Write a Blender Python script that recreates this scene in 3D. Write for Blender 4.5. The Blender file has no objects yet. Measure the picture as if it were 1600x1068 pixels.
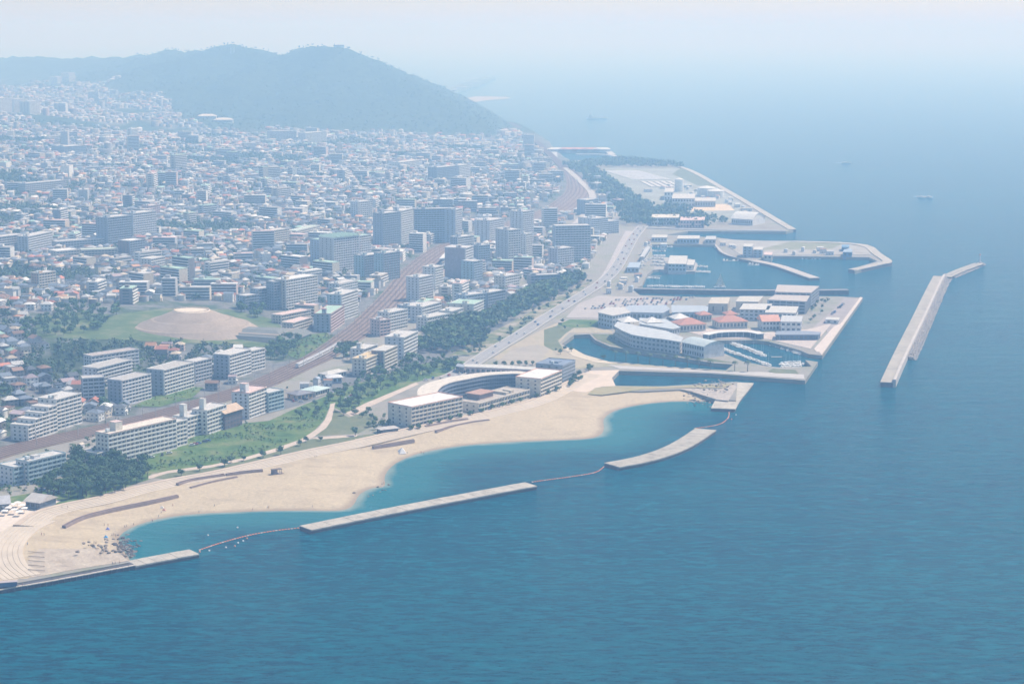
import bpy, bmesh, math, random
import numpy as np
from mathutils import Vector, Matrix
from mathutils.geometry import tessellate_polygon, delaunay_2d_cdt
R = math.radians
random.seed(7); rng = np.random.default_rng(7)
SC = bpy.context.scene; COL = SC.collection

# ---------------------------------------------------------------- camera, light, exposure
CAM_H = 290.0; FPX = 2900.0; HOR = 48.0            # the photograph: 1600 x 1068, horizon about row 48
PITCH = math.atan((534-HOR)/FPX)
cam = bpy.data.cameras.new('camera'); cam.sensor_width = 36; cam.lens = 36*FPX/1600
cam.clip_start = 5; cam.clip_end = 200000
co = bpy.data.objects.new('camera', cam); COL.objects.link(co)
co.location = (0, 0, CAM_H); co.rotation_euler = (math.pi/2-PITCH, 0, 0); SC.camera = co
SUN_AZ = (0.90, 0.44); SUN_EL = R(56)
world = bpy.data.worlds.new('World'); SC.world = world; world.use_nodes = True
wn = world.node_tree; bg = wn.nodes['Background']
sky = wn.nodes.new('ShaderNodeTexSky'); sky.sky_type = 'NISHITA'; sky.sun_disc = False
sky.sun_elevation = SUN_EL; sky.sun_rotation = math.atan2(SUN_AZ[0], SUN_AZ[1])
sky.altitude = 100; sky.air_density = 1.0; sky.dust_density = 0.6; sky.ozone_density = 1.0
tn = wn.nodes.new('ShaderNodeMix'); tn.data_type = 'RGBA'; tn.blend_type = 'MULTIPLY'; tn.inputs[0].default_value = 1; wn.links.new(sky.outputs[0], tn.inputs[6]); tn.inputs[7].default_value = (.95, .98, 1.01, 1)
wn.links.new(tn.outputs[2], bg.inputs[0]); bg.inputs[1].default_value = 0.125
sun = bpy.data.lights.new('sun', 'SUN'); sun.energy = 4.9; sun.angle = R(0.6); sun.color = (1, 0.955, 0.89)
so = bpy.data.objects.new('sun', sun); COL.objects.link(so)
sd_ = Vector((SUN_AZ[0]*math.cos(SUN_EL), SUN_AZ[1]*math.cos(SUN_EL), math.sin(SUN_EL)))
so.rotation_euler = sd_.to_track_quat('Z', 'Y').to_euler(); so.location = (0, 0, 400)
SC.view_settings.view_transform = 'Standard'; SC.view_settings.look = 'None'
SC.view_settings.exposure = 0.19; SC.view_settings.gamma = 1; SC.view_settings.use_curve_mapping = False
SC.cycles.max_bounces = 6; SC.cycles.diffuse_bounces = 2; SC.cycles.glossy_bounces = 2
SC.cycles.volume_bounces = 2; SC.cycles.use_denoising = True

# ---------------------------------------------------------------- small helpers
def ss(a, b, x):
    t = np.clip((np.asarray(x, float)-a)/(b-a), 0, 1); return t*t*(3-2*t)
_perm = rng.random((512, 512))
def vnoise(x, y):
    x = np.asarray(x, float); y = np.asarray(y, float)
    i = np.floor(x).astype(int); j = np.floor(y).astype(int); u = x-i; v = y-j
    u = u*u*(3-2*u); v = v*v*(3-2*v)
    g = lambda a, b: _perm[a % 512, b % 512]
    return (g(i, j)*(1-u)+g(i+1, j)*u)*(1-v)+(g(i, j+1)*(1-u)+g(i+1, j+1)*u)*v
def fbm(x, y, o=4):
    s = 0; a = .5; t = 0
    for k in range(o):
        s = s+a*vnoise(x*2**k+17*k, y*2**k+31*k); t += a; a *= .5
    return s/t
CP, SP = math.cos(PITCH), math.sin(PITCH)
def flat(px, py, z=3.5):
    """the point of the level z that shows at a pixel of the photograph (a survey of the plan)"""
    a = (px-800)/FPX; b = (534-py)/FPX
    dy = CP+b*SP; dz = b*CP-SP
    t = (z-CAM_H)/dz
    return (a*t, dy*t)
def proj(x, y, z):
    dz = z-CAM_H; f = y*CP-dz*SP; u = y*SP+dz*CP
    return 800+FPX*x/f, 534-FPX*u/f
def fl(pts, z=3.5): return [flat(a, b, z) for a, b in pts]

# ---------------------------------------------------------------- the lie of the land
RAILPX = [(-60, 727), (0, 705), (100, 681), (177, 664), (273, 640), (350, 617), (410, 597), (464, 572), (500, 555), (538, 530), (575, 503), (605, 475), (628, 450), (655, 418), (700, 386), (760, 364), (830, 341), (868, 328), (893, 310), (903, 295), (896, 275), (880, 260), (862, 244), (838, 222), (818, 207), (797, 195)]
RAIL = np.array(fl(RAILPX, 5.0))
_ry = np.concatenate([[0, 900], RAIL[:, 1], [6300, 6800, 8000, 14000]]); _rx = np.concatenate([[-620, -440], RAIL[:, 0], [-150, -480, -1150, -3600]])
def xr(y): return np.interp(y, _ry, _rx)
RIDGE = [(-160, 92, 8600), (0, 88, 8200), (110, 82, 7800), (200, 86, 7400), (268, 75, 7000), (305, 77, 6800), (368, 67, 6400), (440, 80, 6200), (490, 70, 6000), (540, 73, 5900), (600, 100, 5850), (660, 131, 5850), (720, 157, 5850), (765, 178, 5800), (790, 192, 5720)]
_rg = []
for px, py, D in RIDGE:
    b = (534-py)/FPX; dy = CP+b*SP; dz = b*CP-SP; t = D/dy
    _rg.append(((px-800)/FPX*t, D, CAM_H+dz*t))
RG = np.array(_rg)
def terrain(x, y):
    x = np.asarray(x, float); y = np.asarray(y, float)
    d = xr(y)-x
    n = fbm(x/420+3, y/520+5, 3)-.5
    z = 3.2+0.03*np.clip(d, 0, 60)+17*ss(20, 330, d)+60*ss(300, 1700, d)+n*70*ss(250, 1200, d)
    z = z+(fbm(x/90, y/90, 3)-.5)*9*ss(60, 300, d)
    # the ridge of wooded mountains across the view
    best = np.zeros_like(z)
    for k in range(len(RG)-1):
        a = RG[k]; c = RG[k+1]; ab = c[:2]-a[:2]; L2 = ab@ab
        t = np.clip(((x-a[0])*ab[0]+(y-a[1])*ab[1])/L2, 0, 1)
        dist = np.hypot(x-a[0]-t*ab[0], y-a[1]-t*ab[1]); h = a[2]+t*(c[2]-a[2])
        wv = 1150*(0.78+0.5*fbm(x/380, y/380, 3))
        q = np.clip(dist/wv, 0, 1)
        best = np.maximum(best, h*(1-q**.82)**1.05)
    o = np.argsort(RG[:, 0]); cap = np.interp(x*5850/np.clip(y, 5000, 7000), RG[o, 0], RG[o, 2])
    best = np.where(y > 4300, np.minimum(best, np.maximum(cap, 2)+ss(-900, -1500, x)*400), best)
    z = np.where(y > 4800, np.minimum(z, np.maximum(cap, 2.5)+ss(-900, -1500, x)*400), z)
    z = np.where(best > z, best, z)
    z = np.maximum(z, 0)
    z = np.where(best > 30, z*(1-.26*np.abs(2*fbm(x/230+9, y/230, 4)-1)*ss(30, 80, best)*ss(250, 200, best)), z)
    z = z+ss(30, 70, best)*(fbm(x/28, y/28, 2)-.5)*9
    # the shore: the ground drops under the sea
    w = np.interp(y, [0, 3600, 4300, 5600, 6500, 8000, 14000], [60, 60, 22, 25, 20, 20, 20])
    e = ss(0, 1, (-d-w)/25)
    return z*(1-e)-4*e
def ground(x, y):
    g = terrain(x, y); d = xr(y)-np.asarray(x)
    return np.where((d < 10) & (np.asarray(y) < 4250), np.maximum(g, 3.5), g)
def hit(px, py, dz=0.0):
    """the point of the ground that shows at a pixel, found by walking along the ray"""
    a = (px-800)/FPX; b = (534-py)/FPX; dy = CP+b*SP; ez = b*CP-SP
    t = np.linspace(700, 9500, 2600)
    g = ground(a*t, dy*t)+dz-(CAM_H+ez*t)
    k = np.argmax(g > 0)
    if g[k] <= 0: return (a*9500, dy*9500)
    tt = t[k-1]+(t[k]-t[k-1])*(-g[k-1])/(g[k]-g[k-1]) if k else t[0]
    return (a*tt, dy*tt)
def gz(x, y): return float(ground(x, y))

# ---------------------------------------------------------------- materials
def nodes(name, rough=.8, spec=.3):
    m = bpy.data.materials.new(name); m.use_nodes = True
    p = m.node_tree.nodes['Principled BSDF']; p.inputs['Roughness'].default_value = rough
    p.inputs['Specular IOR Level'].default_value = spec
    return m, m.node_tree, p
def lk(nt, a, b): nt.links.new(a, b)
def mix(nt, fac, a, b, mode='MIX'):
    n = nt.nodes.new('ShaderNodeMix'); n.data_type = 'RGBA'; n.blend_type = mode
    for i, v in ((0, fac), (6, a), (7, b)):
        if hasattr(v, 'links'): lk(nt, v, n.inputs[i])
        else: n.inputs[i].default_value = v if i == 0 else (*v[:3], 1)
    return n.outputs[2]
def noise(nt, scale, detail=4, rough=.6, vec=None, stretch=None):
    g = nt.nodes.new('ShaderNodeNewGeometry') if vec is None else None
    n = nt.nodes.new('ShaderNodeTexNoise'); n.inputs['Scale'].default_value = scale
    n.inputs['Detail'].default_value = detail; n.inputs['Roughness'].default_value = rough
    v = g.outputs['Position'] if g else vec
    if stretch:
        mp = nt.nodes.new('ShaderNodeMapping'); mp.inputs['Scale'].default_value = stretch[:3]
        if len(stretch) > 3: mp.inputs['Rotation'].default_value = (0, 0, stretch[3])
        lk(nt, v, mp.inputs[0]); v = mp.outputs[0]
    lk(nt, v, n.inputs['Vector']); return n.outputs['Fac']
def ramp(nt, f, stops):
    r = nt.nodes.new('ShaderNodeValToRGB'); lk(nt, f, r.inputs[0]); e = r.color_ramp.elements
    e[0].position, e[0].color = stops[0][0], (*stops[0][1], 1); e[1].position, e[1].color = stops[-1][0], (*stops[-1][1], 1)
    for p, c in stops[1:-1]:
        q = e.new(p); q.color = (*c, 1)
    return r.outputs[0]
_mc = {}
def M(col, rough=.8, spec=.3, var=.22, scale=.35):
    """weathered plain surface: a base colour with soft blotches and fine grain"""
    key = (tuple(round(c, 3) for c in col), rough, spec, var, scale)
    if key in _mc: return _mc[key]
    m, nt, p = nodes('surface_%02d' % len(_mc), rough, spec)
    a = noise(nt, scale, 5, .65); lo = [c*(1-var) for c in col]; hi = [min(1, c*(1+var*.8)) for c in col]
    c = ramp(nt, a, [(.3, lo), (.7, hi)])
    lk(nt, c, p.inputs['Base Color']); _mc[key] = m; return m
def glass(col=(.05, .08, .1)):
    key = ('g', col)
    if key in _mc: return _mc[key]
    m, nt, p = nodes('window_glass', .12, .6)
    a = noise(nt, .6, 2); lk(nt, ramp(nt, a, [(.35, [c*.5 for c in col]), (.65, [c*1.6 for c in col])]), p.inputs['Base Color'])
    _mc[key] = m; return m
def vcol(name, rough=.8, attr='Col', scale=.3, var=.25):
    m, nt, p = nodes(name, rough)
    at = nt.nodes.new('ShaderNodeAttribute'); at.attribute_name = attr
    a = noise(nt, scale, 4); f = ramp(nt, a, [(.3, [1-var]*3), (.7, [1+var*.5]*3)])
    lk(nt, mix(nt, 1.0, at.outputs['Color'], f, 'MULTIPLY'), p.inputs['Base Color']); return m
VC = vcol('painted_town'); LEAF = vcol('foliage', .75, scale=.25, var=.35)

# ---------------------------------------------------------------- objects
def tag(o, label=None, cat=None, group=None, kind=None):
    if label: o['label'] = label
    if cat: o['category'] = cat
    if group: o['group'] = group
    if kind: o['kind'] = kind
    return o
def empty(name, loc=(0, 0, 0), rz=0, label=None, cat=None, group=None):
    o = bpy.data.objects.new(name, None); COL.objects.link(o); o.location = loc; o.rotation_euler = (0, 0, rz)
    return tag(o, label, cat, group)
def link(name, me, parent=None, loc=None, rz=None):
    o = bpy.data.objects.new(name, me); COL.objects.link(o)
    if parent is not None: o.parent = parent
    if loc is not None: o.location = loc
    if rz is not None: o.rotation_euler = (0, 0, rz)
    return o
class MB:
    def __init__(s): s.v = []; s.f = []; s.m = []; s.c = []
    def face(s, pts, m=0, c=None):
        n = len(s.v); s.v += [tuple(p) for p in pts]; s.f.append(tuple(range(n, n+len(pts)))); s.m.append(m); s.c.append(c); return s
    def box(s, x0, y0, z0, x1, y1, z1, m=0, bottom=False):
        n = len(s.v)
        s.v += [(x0, y0, z0), (x1, y0, z0), (x1, y1, z0), (x0, y1, z0), (x0, y0, z1), (x1, y0, z1), (x1, y1, z1), (x0, y1, z1)]
        fs = [(4, 5, 6, 7), (0, 1, 5, 4), (1, 2, 6, 5), (2, 3, 7, 6), (3, 0, 4, 7)]+([(3, 2, 1, 0)] if bottom else [])
        s.f += [tuple(n+i for i in f) for f in fs]; s.m += [m]*len(fs); s.c += [None]*len(fs); return s
    def prism(s, poly, z0, z1, m=0, ms=None, holes=()):
        loops = [list(poly)]+[list(h) for h in holes]
        tri = tessellate_polygon([[Vector((x, y, 0)) for x, y in L] for L in loops])
        allp = [p for L in loops for p in L]; n = len(s.v)
        s.v += [(x, y, z1) for x, y in allp]
        for t in tri:
            a, b, c = [allp[i] for i in t]
            up = (b[0]-a[0])*(c[1]-a[1])-(b[1]-a[1])*(c[0]-a[0]) > 0
            s.f.append(tuple(n+i for i in (t if up else t[::-1]))); s.m.append(m); s.c.append(None)
        for L in loops:
            for i in range(len(L)):
                a = L[i]; b = L[(i+1) % len(L)]
                s.face([(a[0], a[1], z0), (b[0], b[1], z0), (b[0], b[1], z1), (a[0], a[1], z1)], ms if ms is not None else m)
        return s
    def tube(s, p, q, r0, r1, n=6, m=0):
        p = Vector(p); q = Vector(q); d = (q-p).normalized(); u = d.orthogonal().normalized(); w = d.cross(u); k = len(s.v)
        for c, r in ((p, r0), (q, r1)):
            for i in range(n):
                a = 2*math.pi*i/n; s.v.append(tuple(c+u*math.cos(a)*r+w*math.sin(a)*r))
        for i in range(n):
            j = (i+1) % n; s.f.append((k+i, k+j, k+n+j, k+n+i)); s.m.append(m); s.c.append(None)
        s.f.append(tuple(k+n+i for i in range(n))); s.m.append(m); s.c.append(None); return s
    def mesh(s, name, mats):
        me = bpy.data.meshes.new(name); me.from_pydata(s.v, [], s.f)
        for m in (mats if isinstance(mats, (list, tuple)) else [mats]): me.materials.append(m)
        if any(s.m): me.polygons.foreach_set('material_index', s.m)
        if any(c is not None for c in s.c):
            ca = me.color_attributes.new('Col', 'FLOAT_COLOR', 'CORNER'); arr = []
            for f, c in zip(s.f, s.c): arr += list((c or (.5, .5, .5))+(1,))*len(f)
            ca.data.foreach_set('color', arr)
        me.update(); return me
    def build(s, name, mats, parent=None, loc=None, rz=None): return link(name, s.mesh(name, mats), parent, loc, rz)
def npmesh(name, V, F, mat, colors=None, smooth=False):
    """V (n,3); F (m,k) faces of one size, or a list of such arrays; colors per face"""
    Fs = F if isinstance(F, list) else [F]
    me = bpy.data.meshes.new(name); me.vertices.add(len(V)); me.vertices.foreach_set('co', np.asarray(V, np.float32).ravel())
    loops = np.concatenate([f.ravel() for f in Fs]); sizes = np.concatenate([np.full(len(f), f.shape[1]) for f in Fs])
    me.loops.add(len(loops)); me.loops.foreach_set('vertex_index', loops.astype(np.int32))
    me.polygons.add(len(sizes)); st = np.concatenate([[0], np.cumsum(sizes)[:-1]])
    me.polygons.foreach_set('loop_start', st.astype(np.int32)); me.polygons.foreach_set('loop_total', sizes.astype(np.int32))
    me.update(calc_edges=True)
    if colors is not None:
        c = np.concatenate([np.asarray(colors, np.float32), np.ones((len(colors), 1), np.float32)], 1)
        c = np.repeat(c, sizes, axis=0); ca = me.color_attributes.new('Col', 'FLOAT_COLOR', 'CORNER'); ca.data.foreach_set('color', c.ravel())
    if smooth: me.polygons.foreach_set('use_smooth', np.ones(len(sizes), bool))
    me.materials.append(mat); return me
def inpoly(x, y, poly):
    x = np.asarray(x, float); y = np.asarray(y, float); r = np.zeros(x.shape, bool); n = len(poly)
    for i in range(n):
        x0, y0 = poly[i]; x1, y1 = poly[(i+1) % n]
        if y0 == y1: continue
        c = ((y0 > y) != (y1 > y)) & (x < (x1-x0)*(y-y0)/(y1-y0)+x0); r ^= c
    return r
def dpoly(x, y, line):
    x = np.asarray(x, float); y = np.asarray(y, float); d = np.full(x.shape, 1e9)
    for (ax, ay), (bx, by) in zip(line[:-1], line[1:]):
        L2 = (bx-ax)**2+(by-ay)**2+1e-9; t = np.clip(((x-ax)*(bx-ax)+(y-ay)*(by-ay))/L2, 0, 1)
        d = np.minimum(d, np.hypot(x-ax-t*(bx-ax), y-ay-t*(by-ay)))
    return d
def smooth_line(pts, n=4, closed=False):
    P = [np.array(p, float) for p in pts]; out = []; m = len(P)
    for i in range(m if closed else m-1):
        a, b = (P[(i-1) % m], P[(i+2) % m]) if closed else (P[max(i-1, 0)], P[min(i+2, m-1)])
        p, q = P[i], P[(i+1) % m]
        for k in range(n):
            t = k/n; out.append(tuple(.5*((2*p)+(-a+q)*t+(2*a-5*p+4*q-b)*t*t+(-a+3*p-3*q+b)*t**3)))
    if not closed: out.append(tuple(P[-1]))
    return out
def offset(line, d):
    L = [np.array(p) for p in line]; out = []
    for i in range(len(L)):
        a = L[max(i-1, 0)]; b = L[min(i+1, len(L)-1)]; t = (b-a)/(np.linalg.norm(b-a)+1e-9)
        out.append((L[i][0]+t[1]*d, L[i][1]-t[0]*d))
    return out                                     # d > 0: to the right of travel
def ribbon(line, w0, w1, z, mb=None, m=0, z0=None):
    mb = mb or MB(); a = offset(line, w0); b = offset(line, w1)
    for i in range(len(line)-1):
        za = z[i] if hasattr(z, '__len__') else z; zb = z[i+1] if hasattr(z, '__len__') else z
        mb.face([(*b[i], za), (*b[i+1], zb), (*a[i+1], zb), (*a[i], za)], m)
        if z0 is not None:
            mb.face([(*a[i], za), (*a[i+1], zb), (*a[i+1], z0), (*a[i], z0)], m); mb.face([(*b[i+1], zb), (*b[i], za), (*b[i], z0), (*b[i+1], z0)], m)
    if z0 is not None:
        for i in (0, len(line)-1):
            zz = z[i] if hasattr(z, '__len__') else z
            mb.face([(*a[i], zz), (*b[i], zz), (*b[i], z0), (*a[i], z0)], m)
    return mb
def walk(line, step, start=0):
    """points and headings at even steps along a line"""
    out = []; left = start
    for (ax, ay), (bx, by) in zip(line[:-1], line[1:]):
        L = math.hypot(bx-ax, by-ay)
        while left <= L:
            t = left/max(L, 1e-9); out.append((ax+(bx-ax)*t, ay+(by-ay)*t, math.atan2(by-ay, bx-ax))); left += step
        left -= L
    return out
LAYER = [0]
def sheet(name, poly, mat, z=None, holes=(), kind='structure', label=None, cat=None, group=None, thick=.6):
    LAYER[0] += 1
    z = 3.505+0.012*LAYER[0] if z is None else z
    o = MB().prism(poly, z-thick, z, holes=holes).build(name, mat)
    return tag(o, label, cat, group, kind)
def drape(name, poly, mat, dz=.25, step=8, kind='structure', hf=None):
    """a sheet that follows the ground"""
    P = [Vector(p) for p in poly]; xs = [p[0] for p in poly]; ys = [p[1] for p in poly]
    gx, gy = np.meshgrid(np.arange(min(xs), max(xs), step), np.arange(min(ys), max(ys), step))
    gx = gx.ravel(); gy = gy.ravel(); k = inpoly(gx, gy, poly) & (dpoly(gx, gy, list(poly)+[poly[0]]) > step*.35)
    pts = P+[Vector((a, b)) for a, b in zip(gx[k], gy[k])]
    r = delaunay_2d_cdt(pts, [], [list(range(len(P)))], 1, 1e-4)
    V = np.array([(p.x, p.y) for p in r[0]]); z = (hf or ground)(V[:, 0], V[:, 1])+dz
    me = bpy.data.meshes.new(name); me.from_pydata([(a, b, c) for (a, b), c in zip(V, z)], [], r[2]); me.materials.append(mat)
    for p in me.polygons: pass
    o = link(name, me); tag(o, kind=kind); return o
# ---------------------------------------------------------------- shore lines (plan surveyed from the photograph)
SHORE = smooth_line(fl([(205, 877), (197, 864), (188, 850), (187, 838), (205, 824), (245, 811), (300, 803), (380, 799), (470, 797), (530, 797), (552, 789), (562, 772), (582, 762), (601, 759), (602, 742), (618, 724), (655, 708), (720, 696), (800, 690), (880, 687), (925, 684), (943, 674), (944, 654), (962, 641), (1000, 632), (1050, 627), (1100, 627), (1150, 625)], 0), 3)
BACK = fl([(1150, 596), (1030, 602), (960, 604), (925, 612), (905, 626), (890, 596), (918, 580), (905, 583), (880, 600), (832, 624), (775, 640), (700, 657), (640, 669), (592, 680), (540, 692), (470, 706), (400, 722), (330, 738), (262, 750), (236, 756), (200, 764), (150, 778), (100, 788), (60, 800), (30, 818), (-40, 850), (-150, 890), (-150, 960), (60, 925)], 3.5)
def shore_d(x, y):
    """metres landward (+) or seaward (-) of the beach water line"""
    d = dpoly(x, y, SHORE); p = SHORE+[(-100, 1500), (-400, 1300), (-400, 900)]
    return np.where(inpoly(x, y, p+[SHORE[0]]), d, -d)

# ---------------------------------------------------------------- haze (the air of the place)
hz = MB().box(-16000, -300, -9, 30000, 62000, 375, bottom=True)
hm = bpy.data.materials.new('haze'); hm.use_nodes = True; hm.node_tree.nodes.clear()
ho = hm.node_tree.nodes.new('ShaderNodeOutputMaterial'); hv = hm.node_tree.nodes.new('ShaderNodeVolumePrincipled')
hv.inputs['Color'].default_value = (.355, .61, .945, 1); hv.inputs['Absorption Color'].default_value = (1, 1, 1, 1); hv.inputs['Density'].default_value = 0.00030; hv.inputs['Anisotropy'].default_value = 0.15
hm.node_tree.links.new(hv.outputs[0], ho.inputs['Volume'])
tag(hz.build('haze', hm), kind='stuff')

# ---------------------------------------------------------------- sea
def sea_mat():
    m, nt, p = nodes('sea_water', .14, .012)
    at = nt.nodes.new('ShaderNodeAttribute'); at.attribute_name = 'Col'
    n1 = noise(nt, .004, 4, .6, stretch=(1, .6, 1)); n2 = noise(nt, .20, 5, .75, stretch=(.40, 1.1, 1, .18)); n4 = noise(nt, .0016, 5, .65, stretch=(1, 2.6, 1, .5))
    c = mix(nt, ramp(nt, n1, [(.35, (0, 0, 0)), (.7, (1, 1, 1))]), (.0, .078, .118), (.0, .106, .148))
    c = mix(nt, ramp(nt, n2, [(.36, (1, 1, 1)), (.52, (0, 0, 0))]), c, (0, .026, .062)); c = mix(nt, ramp(nt, n2, [(.52, (0, 0, 0)), (.70, (.9, .9, .9))]), c, (.002, .155, .23)); n5 = noise(nt, .085, 4, .65, stretch=(.38, 1.15, 1, -.22)); c = mix(nt, ramp(nt, n5, [(.40, (.45, .45, .45)), (.56, (0, 0, 0))]), c, (0, .04, .08)); c = mix(nt, ramp(nt, n4, [(.45, (0, 0, 0)), (.62, (.30, .30, .30))]), c, (.006, .11, .15))  # ripple shading put into the base colour: dark troughs, light crests
    c = mix(nt, ramp(nt, at.outputs['Fac'], [(0, (0, 0, 0)), (.5, (.8, .8, .8)), (1, (1, 1, 1))]), c, (.016, .165, .20))
    sh = nt.nodes.new('ShaderNodeMapRange'); lk(nt, at.outputs['Fac'], sh.inputs[0]); sh.inputs[1].default_value = .78; sh.inputs[2].default_value = 1.0
    c = mix(nt, sh.outputs[0], c, (.26, .33, .30)); lk(nt, c, p.inputs['Base Color'])
    w1 = noise(nt, .26, 4, .75, stretch=(.45, 1.25, 1, .22)); w2 = noise(nt, .045, 3, .6, stretch=(.4, 1.3, 1, -.25))
    w3 = noise(nt, .6, 3, .7, stretch=(.6, 1.2, 1, .5))
    ad = nt.nodes.new('ShaderNodeMath'); ad.operation = 'MULTIPLY_ADD'; lk(nt, w2, ad.inputs[0]); ad.inputs[1].default_value = 1.8; lk(nt, w1, ad.inputs[2])
    a2 = nt.nodes.new('ShaderNodeMath'); a2.operation = 'MULTIPLY_ADD'; lk(nt, w3, a2.inputs[0]); a2.inputs[1].default_value = .3; lk(nt, ad.outputs[0], a2.inputs[2])
    b = nt.nodes.new('ShaderNodeBump'); b.inputs['Strength'].default_value = .8; b.inputs['Distance'].default_value = 2.8
    lk(nt, a2.outputs[0], b.inputs['Height']); lk(nt, b.outputs[0], p.inputs['Normal']); return m
def lines(*seg):
    out = []
    for a, b, s in seg: out += list(np.arange(a, b, s))
    return np.array(out+[seg[-1][1]], float)
gx = lines((-15500, -4000, 2000), (-4000, -600, 400), (-600, -340, 20), (-340, 420, 5), (420, 900, 40), (900, 4000, 400), (4000, 29500, 3000))
gy = lines((-250, 800, 100), (800, 900, 20), (900, 1500, 5), (1500, 4000, 100), (4000, 12000, 500), (12000, 61500, 4500))
X, Y = np.meshgrid(gx, gy); xs, ys = X.ravel(), Y.ravel()
dens = (xs > -400) & (xs < 430) & (ys > 880) & (ys < 1500)
depth = np.zeros(len(xs)); sdv = shore_d(xs[dens], ys[dens])
k = .72*ss(-70, -3, sdv)**1.3+.28*ss(-6, 0, sdv)
k = k*(.75+.5*fbm(xs[dens]/30, ys[dens]/30, 3)); k = k*inpoly(xs[dens], ys[dens], fl([(206, 884), (318, 868), (475, 829), (840, 758), (955, 733), (1110, 685), (1150, 640), (1180, 590), (900, 560), (500, 640), (150, 800), (150, 884)], 0)); depth[dens] = np.clip(k, 0, 1)
nx, ny = len(gx), len(gy); I = np.arange(nx*ny).reshape(ny, nx)
F = np.stack([I[:-1, :-1], I[:-1, 1:], I[1:, 1:], I[1:, :-1]], -1).reshape(-1, 4)
me = npmesh('sea', np.stack([xs, ys, xs*0], 1), F, sea_mat())
ca = me.color_attributes.new('Col', 'FLOAT_COLOR', 'POINT'); ca.data.foreach_set('color', np.repeat(depth[:, None], 4, 1).astype(np.float32).ravel())
tag(link('sea', me), kind='structure')

# ---------------------------------------------------------------- hills and inland ground
def land_mat():
    m, nt, p = nodes('inland_ground', .9, .1)
    g = nt.nodes.new('ShaderNodeNewGeometry'); at = nt.nodes.new('ShaderNodeAttribute'); at.attribute_name = 'Col'
    n = noise(nt, .02, 5, .7); n2 = noise(nt, .12, 3, .7); n3 = noise(nt, .03, 6, .8)
    town = mix(nt, ramp(nt, n2, [(.35, (0, 0, 0)), (.65, (1, 1, 1))]), (.13, .13, .135), (.22, .215, .205))
    town = mix(nt, ramp(nt, n, [(.5, (0, 0, 0)), (.6, (1, 1, 1))]), town, (.06, .09, .045))
    wood = ramp(nt, n3, [(.3, (.020, .036, .02)), (.5, (.045, .072, .032)), (.72, (.09, .115, .055))])
    c = mix(nt, at.outputs['Fac'], town, wood); lk(nt, c, p.inputs['Base Color'])
    b = nt.nodes.new('ShaderNodeBump'); b.inputs['Strength'].default_value = 1; b.inputs['Distance'].default_value = 6
    ml = nt.nodes.new('ShaderNodeMath'); ml.operation = 'MULTIPLY'; lk(nt, n3, ml.inputs[0]); lk(nt, at.outputs['Fac'], ml.inputs[1])
    lk(nt, ml.outputs[0], b.inputs['Height']); lk(nt, b.outputs[0], p.inputs['Normal']); return m
gx = lines((-3600, -1300, 30), (-1300, 300, 16)); gy = lines((850, 2600, 14), (2600, 6800, 22), (6800, 14000, 60))
X, Y = np.meshgrid(gx, gy); xs, ys = X.ravel(), Y.ravel(); zs = terrain(xs, ys)
bst = zs
dd = xr(ys)-xs
def wooded(x, y):
    """1 where the mountain woods stand, 0 in the town"""
    z = terrain(x, y); px, py = proj(np.asarray(x), np.asarray(y), z)
    line = np.interp(px, [0, 180, 250, 290, 330, 420, 520, 640, 760, 800], [134, 132, 150, 185, 212, 196, 202, 208, 214, 214])
    line = line+(fbm(np.asarray(x)/160, np.asarray(y)/160, 3)-.5)*34
    return ss(4, -6, py-line)*ss(3900, 4300, np.asarray(y))
wd = wooded(xs, ys)
patch = ss(.64, .70, fbm(xs/120+40, ys/170+7, 3))*ss(80, 200, dd)
wd = np.maximum(wd, patch)
nx, ny = len(gx), len(gy); I = np.arange(nx*ny).reshape(ny, nx)
F = np.stack([I[:-1, :-1], I[:-1, 1:], I[1:, 1:], I[1:, :-1]], -1).reshape(-1, 4)
keep = (zs[F].max(1) > -3.9) & (np.abs(xs[F[:, 0]]) < ys[F[:, 0]]*.36+180); F = F[keep]
me = npmesh('hills', np.stack([xs, ys, zs], 1), F, land_mat(), smooth=True)
ca = me.color_attributes.new('Col', 'FLOAT_COLOR', 'POINT'); ca.data.foreach_set('color', np.repeat(wd[:, None], 4, 1).astype(np.float32).ravel())
tag(link('hills', me), kind='structure')
# ---------------------------------------------------------------- coastal ground, one plate with the lagoon cut out
LAGOON = fl([(878, 537), (897, 523), (921, 522), (930, 531), (953, 541), (1030, 553), (1116, 567), (1146, 569), (1134, 578), (1050, 573), (950, 564), (915, 554), (892, 545)])
MARINA = [(1098, 553), (1108, 541), (1112, 532), (1185, 530), (1200, 533), (1240, 543), (1283, 555), (1278, 557), (1240, 553), (1232, 557), (1250, 560), (1270, 566), (1266, 572), (1222, 575), (1195, 572), (1160, 562)]
cz = [(955, 592), (967, 579), (1110, 583), (1258, 594), (1278, 565),                      # canal and south quay of the island
      (1258, 562), (1268, 572), (1222, 574), (1200, 572), (1160, 564), (1125, 549), (1108, 540), (1115, 532), (1180, 531), (1200, 533), (1250, 547), (1264, 553),   # inner marina
      (1285, 555), (1348, 465), (1312, 463), (1240, 462), (1100, 464), (1000, 461), (988, 452), (1003, 446), (1011, 429), (1022, 420), (1018, 382),
      (1120, 382), (1130, 393), (1150, 402), (1172, 407), (1200, 404), (1203, 400), (1300, 401), (1358, 402), (1371, 408), (1331, 420), (1336, 424), (1388, 409), (1371, 392), (1356, 382), (1314, 378), (1240, 376), (1160, 376), (1120, 371), (1040, 367), (1075, 361), (1228, 362), (1240, 359), (1083, 268), (1052, 257), (975, 249)]
plate = fl(cz)
plate = [p for p in BACK[:1]]
coastal = fl([(1152, 596), (1035, 603), (962, 603), (955, 592)])+fl(cz[1:])
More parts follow.
